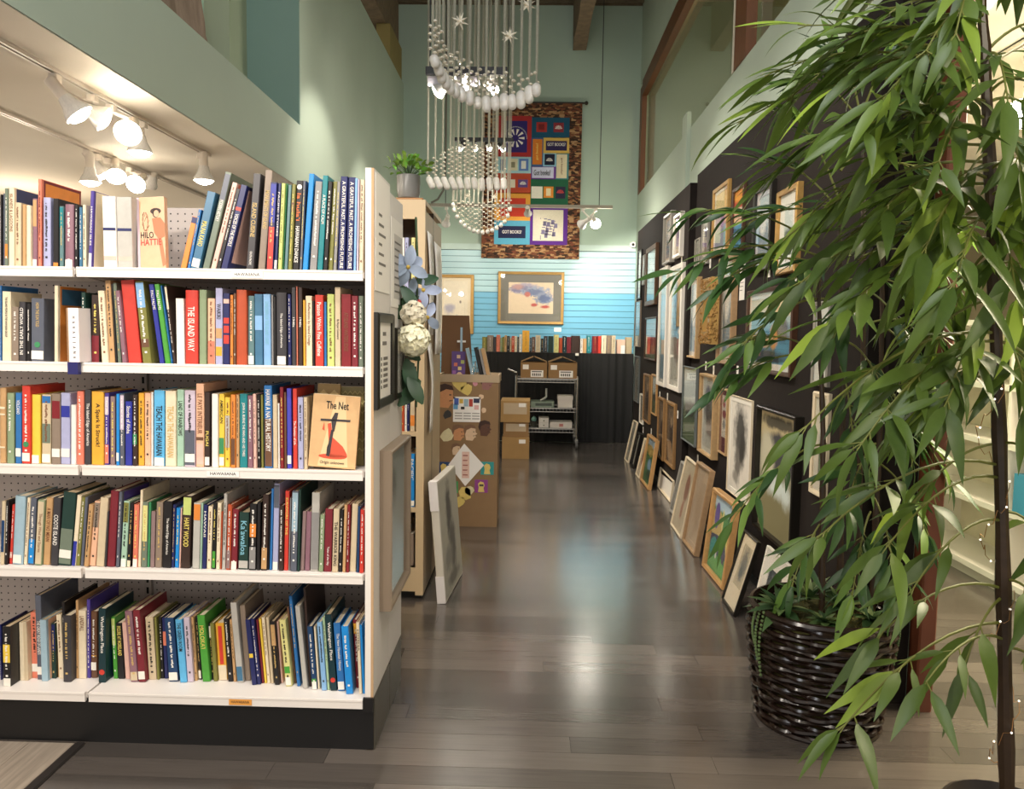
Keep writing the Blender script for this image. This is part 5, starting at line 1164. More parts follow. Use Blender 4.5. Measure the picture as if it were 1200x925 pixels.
x, w, h = at_cart(654, 671, 464, ZS[1]); r = thing('storage_box', 'white lidded box on the cart middle shelf', 'box', (x, YC+.03, ZS[1]+.001)); WB = mat('white_card_box', '#cfc6ba', .6); G().box(0, w, 0, .2, 0, h*.72).obj('body', WB, r); G().box(-.004, w+.004, -.004, .204, h*.66, h).obj('lid', WB, r)
x, w, h = at_cart(632, 643.5, 490, ZS[0]); r = thing('small_drawer_unit', 'small white two drawer unit on the cart lower shelf', 'drawer unit', (x, YC+.03, ZS[0]+.001)); G().box(0, w, 0, .2, 0, h).obj('body', WB, r)
for z0 in (.06, .53): k = G().box(.006, w-.006, -.004, 0, h*z0, h*(z0+.41)).obj('drawer', mat('pale_drawer', '#dcd5ca', .5), r); G().ball((w/2, -.008, h*(z0+.2)), .008, 8, 5).obj('knob', CH, k)
x, w, h = at_cart(645, 671, 495, ZS[0]); r = thing('storage_box', 'long white box with a red mark on the cart lower shelf', 'box', (x, YC+.03, ZS[0]+.001)); G().box(0, w, 0, .24, 0, h).obj('body', WB, r); G().box(w*.42, w*.6, -.001, 0, h*.25, h*.75).obj('red_mark', mat('faded_red_mark', '#b8736a', .6), r)
x, w, h = at_cart(621, 631, 487, ZS[0]); r = thing('plastic_tub', 'small dark tub with a crumpled blue-green bag on the cart lower shelf', 'tub', (x+w/2, YC+.10, ZS[0]+.001)); G().lathe([(w*.38, 0), (w*.46, h*.5), (w*.42, h*.5), (w*.36, .01)], seg=14).obj('tub', mat('dark_tub', '#35372f', .5), r)
g = G(); rs = random.Random(2)
g.ball((0, 0, h*.62), w*.34, 9, 6); g.v = [(vx*rs.uniform(.8, 1.2), vy*rs.uniform(.8, 1.2), vz+rs.uniform(-.012, .012)) for vx, vy, vz in g.v]; g.obj('bag', mat('blue_green_bag', '#79a99f', .4), r)
# stacked cartons beside the display
YS_ = 8.06; z = 0
x0 = PZ(588, 538).x; x1 = PZ(620, 533).x
hts = [PY(600, y, YS_).z for y in (537, 512.5, 495, 470)]; gb = 'cardboard boxes stacked on the floor'
carton('tan cardboard box at the foot of the floor stack', x0, YS_, 0, x1-x0, .42, hts[1]-.002, CARD, labels=1, grp=gb); carton('brown cardboard box with tape in the middle of the floor stack', x0+.01, YS_+.015, hts[1], x1-x0-.02, .4, hts[2]-hts[1]-.002, CARD2, labels=2, seed=3, grp=gb); carton('wide taped cardboard box on top of the floor stack', x0-.02, YS_, hts[2], x1-x0+.02, .42, hts[3]-hts[2], CARD, labels=2, seed=5, grp=gb)
carton('narrow cardboard box on the floor beside the stack', x0-.20, YS_+.04, 0, .15, .3, .14, CARD2, grp=gb); carton('narrow upright cardboard box on the small box beside the stack', x0-.20, YS_+.05, .141, .15, .28, .26, CARD, seed=8, grp=gb)
# ================================================================ quilt
YQ = BY-.016; qa = PY(564, 302.5, YQ); qb = PY(682.5, 122, YQ); qw, qh = qb.x-qa.x, qb.z-qa.z
FAB = {}
def fab(c): return mat('cotton_'+c.lstrip('#'), c, .9, var=.12, scale=70, bump=.1)
qt = thing('patchwork_quilt', 'patchwork quilt of book shop shirts with a brown bookshelf print border hung on the wall', 'quilt', (qa.x, YQ, qa.z), (0, 0, 0))
n = NT('bookshelf_print'); mp = n.coord('Object', (1, 1, 1)); mpp = n.n('ShaderNodeMapping'); mpp.inputs['Rotation'].default_value = (pi/2, 0, 0); n.l(mp, mpp.inputs[0])
vo = n.n('ShaderNodeTexVoronoi'); vo.inputs['Scale'].default_value = 26; vo.distance = 'CHEBYCHEV'; sx = n.coord('Object', (.8, 1, 2.0)); n.l(sx, vo.inputs['Vector'])
cr_ = n.n('ShaderNodeValToRGB'); e = cr_.color_ramp; e.interpolation = 'CONSTANT'
for i, c in enumerate(['#3a2416', '#6e4229', '#8f6843', '#4d2f1f', '#a8835c', '#6e3b28', '#2d1d14']):
    if i < 2: e.elements[i].position = i*.14; e.elements[i].color = lin(c)
    else: q = e.elements.new(i*.14); q.color = lin(c)
sp = n.n('ShaderNodeSeparateColor'); n.l(vo.outputs['Color'], sp.inputs[0]); n.l(sp.outputs[0], cr_.inputs[0]); n.l(cr_.outputs[0], n.p.inputs['Base Color']); n.p.inputs['Roughness'].default_value = .9
G().box(0, qw, -.014, -.002, 0, qh).obj('border', n.m, qt); G().tube([(-.03, -.008, qh+.01), (qw+.04, -.008, qh+.01)], .012, 8).ball((qw+.05, -.008, qh+.01), .025, 10, 6).obj('rod', mat('dark_rod', '#241a12', .5), qt)
QX = lambda x: (x-5)/(545)*qw      # zoomed quilt picture 601 px wide
QZ = lambda y: (912-y)/(912-75)*qh
def patch(x0, y0, x1, y1, c, lvl=0, nm='patch', par=None):
    return G().bev(QX(x0), QX(x1), -.017-.003*lvl, -.012, QZ(y1), QZ(y0), .002).obj(nm, fab(c), par or qt)
P1 = [patch(75, 143, 274, 362, '#a82c2c'), patch(274, 150, 482, 258, '#15506b'), patch(274, 258, 340, 414, '#3a5a8a'), patch(340, 255, 482, 342, '#d8b45a'), patch(75, 360, 274, 450, '#9fc9cf'), patch(340, 340, 412, 412, '#8fc0d6'), patch(412, 340, 482, 480, '#3f7f86'), patch(274, 412, 412, 482, '#6a3a8e'), patch(75, 450, 274, 560, '#b84a30'), patch(274, 480, 482, 622, '#1f5c40'), patch(75, 556, 274, 706, '#e3a03f'), patch(274, 618, 482, 836, '#5a2a86'), patch(75, 706, 274, 836, '#58a3bf')]
for (x0, y0, x1, y1, c) in ((120, 170, 250, 338, '#33266e'), (300, 176, 358, 228, '#a8332e'), (394, 178, 450, 228, '#8d3038'), (281, 266, 334, 402, '#d27a2a'), (354, 275, 470, 326, '#2d2250'), (348, 346, 404, 404, '#15182e'), (414, 346, 472, 474, '#dccfae'), (280, 416, 400, 474, '#cfd0e6'), (104, 376, 136, 434, '#3f5fa0'), (150, 372, 200, 436, '#d9d2b4'), (208, 372, 260, 436, '#5c7fc0'), (158, 484, 188, 528, '#e0d8c4'), (204, 484, 258, 526, '#5f4a86'), (278, 520, 340, 584, '#e6e2d4'), (346, 520, 400, 580, '#dd8a34'), (412, 520, 466, 584, '#2b2740'), (104, 584, 248, 684, '#c23a28'), (98, 736, 250, 802, '#1d2244'), (290, 646, 458, 814, '#dcd3be'), (312, 186, 344, 216, '#7a2222'), (165, 390, 186, 420, '#8f8a70'), (220, 384, 246, 426, '#e3e2dc'), (360, 530, 386, 570, '#e9d9b0')):
    patch(x0, y0, x1, y1, c, 1 if (x1-x0) > 34 else 2, 'emblem')
def qtext(s, x, y, L, H, ik, rot=UPR): text(s, INKS[ik], qt, (QX(x), -.0275, QZ(y)), rot, L*qw/545, H*qh/837)
WI = INKS['w']
qtext('GOT BOOKS?', 412, 294, 100, 18, 'w'); qtext('GOT BOOKS?', 174, 768, 108, 18, 'w'); qtext('Got books?', 336, 446, 92, 30, 'k'); qtext('got books?', 307, 334, 90, 16, 'y', UPWARD); qtext('got books?', 443, 410, 90, 12, 'n', DOWN)
g = G()
for i in range(9):
    a = -2.6+i*.65; c0_ = (QX(186), QZ(262)); R0, R1 = 18*qw/545, 50*qw/545; d0 = .1
    g.prism([(c0_[0]+R0*cos(a-d0), c0_[1]+R0*sin(a-d0)), (c0_[0]+R1*cos(a-d0*1.4), c0_[1]+R1*sin(a-d0*1.4)), (c0_[0]+R1*cos(a+d0*1.4), c0_[1]+R1*sin(a+d0*1.4)), (c0_[0]+R0*cos(a+d0), c0_[1]+R0*sin(a+d0))], -.024, -.022, 1)
for i in range(26):
    a = i*pi/26; R = 62*qw/545; g.prism([(QX(186)+R*cos(a)-.006, QZ(262)+R*sin(a)-.007), (QX(186)+R*cos(a)+.004, QZ(262)+R*sin(a)-.007), (QX(186)+R*cos(a)+.006, QZ(262)+R*sin(a)+.007)], -.024, -.022, 1)
tag(g.obj('sun_emblem', WI, qt), kind='stuff')
for (x, y, s) in ((422, 212, 20), (231, 512, 18), (375, 384, 18), (438, 556, 20)):
    g = G()
    for i in range(7): a = .25+i*.44; g.prism([(QX(x), QZ(y)), (QX(x)+s*qw/545*cos(a-.13), QZ(y)+s*qw/545*sin(a-.13)), (QX(x)+s*qw/545*cos(a+.13), QZ(y)+s*qw/545*sin(a+.13))], -.024, -.022, 1)
    g.obj('open_book_emblem', WI if y != 556 else INKS['r'], qt)
g = G(); rs = random.Random(3)
for i in range(34):
    x = 330+(i*37) % 84; y = 690+(i*23) % 96; g.box(QX(x), QX(x+rs.choice((4, 18))), -.0205, -.020, QZ(y+rs.choice((5, 24))), QZ(y))
tag(g.obj('stacked_books_drawing', mat('violet_ink', '#7d7796', .8), qt), kind='stuff')
# camera on the wall
p = PY(736, 287, BY-.08); r = thing('security_camera', 'small white security camera where the slatted wall meets the black wall', 'camera', (p.x+.06, BY-.02, p.z)); G().bev(-.03, .03, 0, .02, -.03, .03, .005).obj('mount', WH, r); G().prism([(.035*cos(2*pi*i/16)-.06*0, .035*sin(2*pi*i/16)) for i in range(16)], -.09, 0, 1).obj('body', WH, r); G().prism([(.018*cos(2*pi*i/12), .018*sin(2*pi*i/12)) for i in range(12)], -.095, -.088, 1).obj('lens', KICK, r)
# ================================================================ track lights
BULB = mat('lit_bulb', '#fff4e0', .4, var=.01, emit=30); HOUS = mat('lamp_enamel', '#d8cfc4', .4, var=.04); REFL = mat('pressed_glass_reflector', '#d9d6d2', .2, var=.2, scale=40, stretch=(4, 4, 1)); TRK = mat('track_enamel', '#cfc6ba', .4, var=.03); SLOT = mat('track_slot', '#0b0908', .6); BLKM = mat('black_metal', '#121010', .45)
def track_lamp(label, mount, bulb, face, power=0, dark=False, size=.056, spot=75, grp='track lights', hm=None, col=(1, .86, .66), globe=False):
    m = Vector(mount); b = Vector(bulb)-m; fd = Vector(face).normalized(); q = fd.to_track_quat('Z', 'Y')
    r = thing('track_lamp', label, 'lamp', m, (0, 0, 0), grp); H = hm or HOUS
    G().bev(-.018, .018, -.021, .021, -.03, -.001, .005).obj('adapter', H, r)
    neck = b-fd*(size*1.5); k = b-fd*(size*2.9)
    G().tube([(0, 0, -.03), tuple(k*.55+Vector((0, 0, -.012))), tuple(k)], .009, 8).obj('arm', H, r)
    g = G().lathe([(.02, -size*2.9), (.024, -size*2.8), (.024, -size*1.4), (.028, -size*1.3)], seg=14); s = g.obj('socket', H, r, b); s.rotation_mode = 'QUATERNION'; s.rotation_quaternion = q
    def turned(g, name, m): s = g.obj(name, m, r, b); s.rotation_mode = 'QUATERNION'; s.rotation_quaternion = q
    if globe: turned(G().ball((0, 0, -size*.3), size*1.1, 18, 10), 'bulb', BULB)
    else:
        turned(G().lathe([(.026, -size*1.45), (.03, -size*1.2), (size*.62, -size*.85), (size*.85, -size*.45), (size, -size*.1), (size*1.02, 0), (size*.96, 0), (size*.8, -size*.4)], seg=20, cap=False), 'reflector', REFL)
        turned(G().lathe([(.001, -size*.5), (size*.75, -size*.3), (size*.93, -.004), (size*.7, .012), (size*.3, .02), (.001, .022)], seg=20, cap=False), 'bulb', BULB if not dark else REFL)
    if power:
        l = bpy.data.lights.new('lamp_light', 'SPOT'); l.energy = power; l.color = col; l.spot_size = radians(spot); l.spot_blend = .6; l.shadow_soft_size = .04
        o = bpy.data.objects.new('lamp_light', l); COL.objects.link(o); o.parent = r; o.location = b+fd*(size*1.4 if globe else .035); o.rotation_mode = 'QUATERNION'; o.rotation_quaternion = fd.to_track_quat('-Z', 'Y')
        pl = bpy.data.lights.new('bulb_glow', 'POINT'); pl.energy = power*.08; pl.color = col; pl.shadow_soft_size = .03
        po = bpy.data.objects.new('bulb_glow', pl); COL.objects.link(po); po.parent = r; po.location = b+fd*(size*1.4 if globe else .045)
    return r
def track(label, x, y0, y1, z, w=.034):
    r = thing('lighting_track', label, 'track', (x, y0, z)); G().box(-w/2, -.006, 0, y1-y0, -.02, -.001).box(.006, w/2, 0, y1-y0, -.02, -.001).box(-w/2, w/2, 0, y1-y0, -.006, -.001).obj('rail', TRK, r); G().box(-.006, .006, 0, y1-y0, -.012, -.006).obj('slot', SLOT, r); return r
ZC = 2.325; X1, X2_ = -1.885, -2.50
track('white lighting track with a black slot on the low ceiling next to the soffit', X1, 1.2, 4.55, ZC); track('white lighting track farther in on the low ceiling', X2_, 2.2, 6.1, ZC)
def lamp_px(label, X, mp, bp, face, power, dark=False, dY=0, **k):
    m = PX(mp[0], mp[1], X); m.z = ZC-.024; b = PY(bp[0], bp[1], m.y+dY); return track_lamp(label, m, b, face, power, dark, **k)
LG_ = 'track lights under the low ceiling'
lamp_px('white track lamp with a ribbed glass reflector tilted toward the books, first on its track', X1, (64, 84), (93, 135), (.55, .25, -.75), 24, dark=False, grp=LG_)
lamp_px('white track lamp turned sideways between the ribbed one and a lit one', X1, (108, 106), (122, 140), (.75, .35, -.45), 18, grp=LG_)
lamp_px('lit track lamp facing the shelves with its whole bulb showing', X1, (130, 118), (150, 156), (.25, -.8, -.5), 16, dY=-.1, grp=LG_)
lamp_px('lit white track lamp hanging straight down in the middle of its track', X1, (167, 140), (164, 179), (0, 0, -1), 16, grp=LG_)
lamp_px('lit track lamp hanging straight down alone at the end of its track', X1, (235, 173), (239, 212), (0, 0, -1), 14, grp=LG_)
lamp_px('lit lamp hanging straight down at the start of the inner track', X2_, (103, 172), (106, 214), (0, 0, -1), 14, grp=LG_)
lamp_px('inner track lamp half hidden behind the one that hangs straight down', X2_, (114, 178), (121, 205), (.5, .3, -.8), 8, dY=.12, grp=LG_)
lamp_px('inner track lamp with a slanting lit bulb between two others', X2_, (126, 182), (136, 207), (.3, -.5, -.6), 8, dY=-.05, grp=LG_)
lamp_px('brightest inner track lamp facing the viewer above the white boxed volumes', X2_, (152, 194), (159, 216), (.12, -.85, -.45), 14, dY=-.12, grp=LG_)
lamp_px('small lamp turned away at the far end of the inner lamps', X2_, (180, 206), (174, 216), (-.5, .4, -.6), 6, dark=True, grp=LG_)
# ---- hanging rails over the aisle
def rail(label, Y, px0, px1, py, h, hm, lamps, cables, drop):
    a = PY(px0, py, Y); b = PY(px1, py, Y); z = (a.z+b.z)/2; w = b.x-a.x
    r = thing('hanging_light_rail', label, 'light rail', (a.x, Y, z)); G().bev(0, w, -.02, .02, -h/2, h/2, .004).obj('rail', hm, r)
    for c in cables: G().tube([(c*w, 0, h/2), (c*w, 0, TOP+.05-z)], .0045, 5).obj('cable', BLKM, r)
    for (lb, px, bpy_, face, power, size, hm2, spot, *gl) in lamps:
        p = PY(px, bpy_, Y); track_lamp(lb, (p.x, Y, z-h/2-.001), (p.x+face[0]*.03, Y+face[1]*.03, p.z), face, power, False, size, spot, 'lamps on the hanging rails', hm2, (1, .92, .80), bool(gl))
    return r
RW = mat('rail_white', '#cfcac0', .4)
rail('black light rail behind the upper crescent of glass drops', 5.9, 499, 594.5, 83.5, .055, BLKM, [
    ('white shaded lamp at the end of the upper black rail, over the aisle', 516, 108, (-.8, .1, -.55), 24, .06, RW, 85), ('second lamp of the upper black rail behind the glass drops', 546, 107, (.15, -.3, -.95), 75, .036, RW, 80), ('third lamp of the upper black rail behind the glass drops', 577, 107, (.75, -.2, -.65), 45, .036, RW, 80)], (.05, .95), .3)
G().box(.01, .40, .028, .07, -.09, -.028).obj('driver_box', mat('pale_lilac_box', '#b9b4bd', .4), bpy.data.objects['hanging_light_rail'])
rail('black light rail between the two lower glass chandeliers', 7.5, 533, 601.5, 164, .035, BLKM, [
    ('lit lamp, first of four on the middle black rail', 542, 174, (-.75, .1, -.65), 22, .027, BLKM, 80), ('lit lamp, second of four on the middle black rail', 556.5, 174, (.05, .6, -.8), 20, .027, BLKM, 80), ('lit lamp, third of four on the middle black rail', 572.5, 174.6, (.3, -.2, -.85), 26, .027, BLKM, 80), ('lit lamp, last of four on the middle black rail', 587, 175, (.7, .3, -.7), 26, .027, BLKM, 80)], (.1, .9), .3)
rail('long pale light rail in front of the patchwork quilt', 8.55, 493, 718, 241.5, .032, mat('rail_bronze', '#8c8474', .4), [
    ('silver lamp turned to the wall at the plant end of the long rail', 523, 262, (-.25, .9, -.5), 18, .05, RW, 80), ('lamp of the long rail aimed at the quilt', 618.5, 250, (.05, .85, -.35), 22, .045, RW, 75), ('pale shaded lamp beside the bright one on the long rail', 683, 263, (-.5, .8, -.3), 18, .055, RW, 75), ('bright bare bulb lamp near the free end of the long rail', 697.5, 263, (.34, .62, -.5), 100, .05, RW, 90, 1)], (.13, .93), .3)
c = PY(522, 205, 8.5); q = PY(505, 240, 8.5); r0 = thing('power_cable', 'grey cable looping from the ceiling to the long light rail', 'cable', (0, 0, 0)); G().tube([(c.x, 8.5, TOP+.04), (c.x, 8.5, c.z+.2), tuple(c), (c.x-.02, 8.5, c.z-.16), (c.x-.08, 8.5, q.z+.06), (q.x-.0, 8.50, q.z+.02)], .012, 7).obj('sheath', mat('grey_cable', '#6d6a60', .5), r0)
# ================================================================ glass chandeliers
GL = NT('frosted_glass_drop'); GL.l(GL.mix(GL.noise(GL.coord('Object'), 60), lin('#efe6da'), lin('#ffffff')), GL.p.inputs['Base Color']); GL.p.inputs['Roughness'].default_value = .18; GL.p.inputs['Transmission Weight'].default_value = .22; GL.p.inputs['IOR'].default_value = 1.45
GLM = GL.m; BEAD = mat('glass_bead', '#f3ead9', .12, var=.03, trans=.1); STR = mat('clear_strand', '#b5b2a2', .3, var=.25, scale=120, trans=.25); STAR = mat('white_star', '#fbf3e2', .4, var=.02)
def star(parent, p, R):
    g = G(); rs = random.Random(int(p[0]*999))
    for i in range(14):
        ph = math.acos(1-2*(i+.5)/14); th = 2.4*i; d = Vector((sin(ph)*cos(th), sin(ph)*sin(th), cos(ph))); u = d.orthogonal().normalized()*R*.19; v = d.cross(u)
        b = len(g.v); g.v += [tuple(u), tuple(v), tuple(-u), tuple(-v), tuple(d*R)]; g.f += [(b, b+1, b+4), (b+1, b+2, b+4), (b+2, b+3, b+4), (b+3, b, b+4)]
    o = g.obj('star', STAR, parent, p); G().tube([(0, 0, R*.5), (0, 0, TOP-p[2]-parent.location.z)], .0012, 4).obj('thread', STR, o); return o
def chandelier(label, Y, cols, stars, r_cap, nb, sw=.006):
    c0 = PY(565, 100, Y); r = thing('glass_chandelier', label, 'chandelier', (c0.x, Y, TOP-.02))
    G().prism([(.42*cos(2*pi*i/28), .42*sin(2*pi*i/28)) for i in range(28)], 0, .045).obj('canopy', mat('steel_canopy', '#a8a8a4', .3, .8), r)
    rs = random.Random(int(Y*10))
    for i, (x0, y0, x1, y1, yb, dY) in enumerate(cols):
        a = PY(x0, y0, Y+dY)-r.location; b = PY(x1, y1, Y+dY+.0)-r.location; t = PY(x0, yb, Y+dY)-r.location
        dn = (a-b); L = dn.length
        s = G().tube([(0, 0, 0), (a.x-b.x*0-a.x*1.0, 0, a.z)], sw, 6).obj('strand', STR, r, (a.x, a.y, 0)); 
        for d_ in (-.014, .013): G().tube([(d_, .01, 0), (d_*.4, .0, t.z)], .0022, 4).obj('thread', STR, s)
        q = dn.to_track_quat('Z', 'Y'); g = G(); R = r_cap*1.12; H = max(L/2, R*1.1); pr = [(max(1e-4, R*cos(th)), R*sin(th)-(H-R)) for th in [(-pi/2)+pi/2*k/4 for k in range(5)]]+[(max(1e-4, R*cos(th)), R*sin(th)+(H-R)) for th in [pi/2*k/4 for k in range(5)]]
        g.lathe(pr, (0, 0, 0), 14, False); o = g.obj('glass_drop', GLM, s, (b.x-a.x+dn.x/2, 0, b.z+dn.z/2)); o.rotation_mode = 'QUATERNION'; o.rotation_quaternion = q
        g = G(); n = max(2, int(nb*(t.z-a.z)/.1))
        for k in range(n):
            f_ = k/max(1, n-1); z = a.z+R*.3+(t.z-a.z)*f_; g.ball((.010*(-1)**k*(1.0 if n < 9 else 1.4)+rs.uniform(-.003, .003), rs.uniform(-.02, .02), z), R*.46, 7, 5, .72)
        tag(g.obj('beads', BEAD, s), kind='stuff')
    for p in stars: pp = PY(p[0], p[1], Y-.05)-r.location; star(r, tuple(pp), p[2])
    return r
C1 = [(507, 64, 512, 80, 26, -.25), (511, 70, 516, 90, 33, -.2), (514.5, 78, 519, 98, 40, -.16), (519, 84, 524, 105, 52, -.12), (525, 92, 529, 111, 60, -.08), (532, 98, 535, 115, 62, -.04), (540.4, 101, 542, 120, 71, 0), (550, 105, 551, 124, 75, .04), (560, 113, 560, 128, 84, .12), (569.5, 112, 570.5, 132, 85, .0), (580, 112, 581, 130, 85, -.02), (590.5, 109, 591, 130, 87, -.04), (600, 110, 600.5, 129, 91, -.06), (610.3, 106, 610.6, 128, 90, -.08), (620, 100, 620, 122, 88, -.1), (628.6, 97, 628.4, 114, 87, -.12)]
chandelier('upper and closest glass chandelier, a crescent of frosted drops on clear strands with stars', 5.0, C1, [(539, 25, .06), (597, 42, .06), (618, 6, .06)], .026, 5)
def z2(x, y): return 490+x/5.783, 130+y/5.783
C2 = []
for (ax, ay, bx, by, tx, ty, dy) in ((65, 445, 105, 530, 65, 375, -.3), (115, 445, 155, 530, 120, 330, -.24), (165, 445, 205, 535, 175, 290, -.18), (217, 447, 255, 535, 232, 255, -.12), (270, 445, 298, 535, 285, 235, -.07), (325, 447, 345, 535, 335, 195, -.03), (375, 447, 390, 535, 385, 240, 0), (430, 452, 435, 545, 435, 260, 0), (478, 447, 488, 545, 480, 280, 0), (527, 447, 538, 540, 530, 340, 0), (580, 452, 582, 535, 578, 400, 0)):
    a, b, t = z2(ax, ay), z2(bx, by), z2(tx, ty); C2.append((a[0], a[1], b[0], b[1], t[1], dy))
chandelier('middle glass chandelier of slanting pale drops under the first one', 6.7, C2, [(548, 229.5, .035), (579, 231, .035)], .024, 6)
C3 = []
for (x, y) in ((235, 625), (240, 660), (262, 705), (288, 742), (315, 768), (345, 787), (375, 800), (405, 808), (435, 812), (470, 806), (500, 797), (530, 782), (560, 762), (585, 738), (606, 700), (620, 655)):
    a = z2(x, y); C3.append((a[0], a[1], a[0]+.6, a[1]+4.4, min(a[1]-2, z2(0, 600+abs(x-420)*-.1+30)[1]), 0))
chandelier('lowest and farthest glass chandelier, a small U of glass balls before the quilt', 8.0, C3, [], .019, 5, .003)
# ================================================================ wicker basket with bamboo and succulents
BX, BYc = 1.015, 2.635; HB_ = .40; rad = lambda z: .196+.036*min(1, z/.3)-.01*max(0, (z-.33)/.07)
WK = mat('dark_wicker', '#20140f', .22, var=.5, scale=25); bk = thing('bamboo_basket', 'bamboo plant with succulents in a dark woven wicker basket by the picture wall', 'plant', (BX, BYc, 0))
g = G(); NS = 20
for k in range(21):
    z = .014+k*(HB_-.034)/20; pts = []; n = NS*4
    for i in range(n+1):
        a = 2*pi*i/n; R = rad(z)+.0085*cos(a*NS/2+pi*k); pts.append((R*cos(a), R*sin(a), z+.0012*sin(a*9+k)))
    g.tube(pts, .0088, 6, False)
tag(g.obj('woven_strands', WK, bk), kind='stuff')
g = G()
for i in range(NS):
    a = 2*pi*(i+.5)/NS; g.tube([(rad(z)*cos(a), rad(z)*sin(a), z) for z in (.004, .1, .2, .3, HB_)], .005, 5)
tag(g.obj('stakes', WK, bk), kind='stuff')
for z, rr_ in ((.008, .010), (HB_-.005, .012)): pts = [((rad(z)+.004)*cos(2*pi*i/48), (rad(z)+.004)*sin(2*pi*i/48), z+.003*sin(i*pi)) for i in range(49)]; G().tube(pts, rr_, 7, False).obj('rim', WK, bk)
G().lathe([(rad(0)-.02, .006), (rad(.3)-.012, .36), (rad(.3)-.02, .362), (.001, .375)], seg=28).obj('liner', mat('moss', '#4b4a22', .95, var=.5, scale=50, bump=.8), bk)
g = G(); rs = random.Random(21)
for i in range(500):
    a = rs.uniform(0, 2*pi); R = sqrt(rs.random())*.2; p = Vector((R*cos(a), R*sin(a), .37)); q = p+Vector((rs.uniform(-.02, .02), rs.uniform(-.02, .02), rs.uniform(.0, .03))); s_ = Vector((rs.uniform(-1, 1), rs.uniform(-1, 1), 0))*.002; g.face([p-s_, p+s_, q])
tag(g.obj('moss', mat('dry_moss', '#6d6330', .95, var=.4, objvar=.1), bk), kind='stuff')
def leafmat(nm, a, b, c):
    n = NT(nm); rnd = n.n('ShaderNodeObjectInfo').outputs['Random']; nz = n.noise(n.coord('Object'), 9, 3)
    col = n.mix(n.math('ADD', n.math('MULTIPLY', rnd, .7), n.math('MULTIPLY', nz, .3)), lin(a), lin(b)); col = n.mix(n.math('POWER', rnd, 4), col, lin(c)); n.l(col, n.p.inputs['Base Color']); n.p.inputs['Roughness'].default_value = .42
    tl = n.n('ShaderNodeBsdfTranslucent'); n.l(col, tl.inputs[0]); mx = n.n('ShaderNodeMixShader'); mx.inputs[0].default_value = .22; out = [x for x in n.t.nodes if x.type == 'OUTPUT_MATERIAL'][0]; n.l(n.p.outputs[0], mx.inputs[1]); n.l(tl.outputs[0], mx.inputs[2]); n.l(mx.outputs[0], out.inputs[0]); return n.m
LFN = leafmat('bamboo_leaf', '#33481f', '#647f2f', '#9ab545'); LFB = leafmat('bamboo_leaf_dark', '#22401f', '#4b7330', '#84a544'); SUC = leafmat('succulent_leaf', '#27412a', '#5d8046', '#8f9c63'); TW = mat('green_twig', '#6f7433', .6, var=.2)
def blade(L, Wd, bend, tw):
    g = G(); n = 6; pr = [.12, .85, 1.0, .88, .64, .33, .01]
    for i in range(n+1):
        t = i/n; w2 = Wd/2*pr[i]; a = bend*t; y = L*(sin(a)/bend if abs(bend) > .01 else t); z = -L*((1-cos(a))/bend if abs(bend) > .01 else 0); ca, sa = cos(tw*t), sin(tw*t)
        g.v += [(-w2*ca, y, z-w2*sa+w2*.22), (0, y, z), (w2*ca, y, z+w2*sa+w2*.22)]
        if i: b = 3*i; g.f += [(b-3, b-2, b+1, b), (b-2, b-1, b+2, b+1)]
    g.smooth = True; return g
KINDS = [(1.0, .17, .2, .15), (1.0, .2, .4, -.2), (1.0, .155, .6, .3), (1.0, .215, .25, .4), (1.0, .18, .8, -.3)]
LM = {}
for nm, m in (('n', LFN), ('b', LFB)): LM[nm] = [blade(*k).mesh('leaf', m) for k in KINDS]
def fit_leaf(p, d, L, me, rs):
    d = d.normalized(); up = Vector((rs.uniform(-.5, .5), rs.uniform(-.9, .1), 1)).normalized(); x = d.cross(up)
    x = x.normalized() if x.length > .05 else Vector((1, 0, 0)); z = x.cross(d); M = Matrix((x, d, z)).transposed().to_4x4()
    return Matrix.Translation(p) @ M @ Matrix.Diagonal((L, L, L, 1))
def bamboo(root, branches, kind, seed, LL, most=290, per=(8, 12)):
    rs = random.Random(seed); leaves = []; tw = G(); o = root.location
    for (s, e, n) in branches:
        s = Vector(s)-o; e = Vector(e)-o; m = (s+e)/2+Vector((0, 0, .18*(e-s).length+.03)); pts = [s*(1-t)**2+m*(2*t*(1-t))+e*t*t for t in [i/8 for i in range(9)]]
        tw.tube(pts, [.0042-.0003*i for i in range(9)], 5)
        n = n or rs.randint(*per)
        nodes = max(2, round(n/3.6)); q = 0
        for k in range(n):
            t = min(.995, .34+.66*(k*nodes//n+1)/nodes-(.05 if k % 3 == 1 else 0)); j = min(7, int(t*8)); p = pts[j].lerp(pts[j+1], t*8-j); d = (pts[j+1]-pts[j]).normalized(); side = d.cross(Vector((0, 0, 1)))
            side = side.normalized() if side.length > .05 else Vector((1, 0, 0)); a = (-1 if k % 2 else 1)*rs.uniform(.12, 1.15)
            if k == n-1: a = 0
            d2 = d*cos(a)+side*sin(a)*.8+Vector((0, 0, rs.choice((rs.uniform(-.15, .3), rs.uniform(-.5, 0)))))
            tip = p+d2.normalized()*.025; tw.tube([p, tip], .0016, 4); L = LL*rs.uniform(.62, 1.12)
            leaves.append((L, tip, d2, rs.randrange(5)))
    tag(tw.obj('twigs', TW, root), kind='stuff')
    leaves.sort(key=lambda l: -l[0]); rest = G()
    for i, (L, p, d, k) in enumerate(leaves):
        M = fit_leaf(p, d, L, None, rs)
        if i < most: l = put('leaf', LM[kind][k], root); l.matrix_local = M
        else:
            b = len(rest.v); me = LM[kind][k]; rest.v += [tuple(M @ v.co) for v in me.vertices]; rest.f += [tuple(b+j for j in f.vertices) for f in me.polygons]
    if rest.v: rest.smooth = True; tag(rest.obj('foliage', LM[kind][0].materials[0], root), kind='stuff')
    return len(leaves)
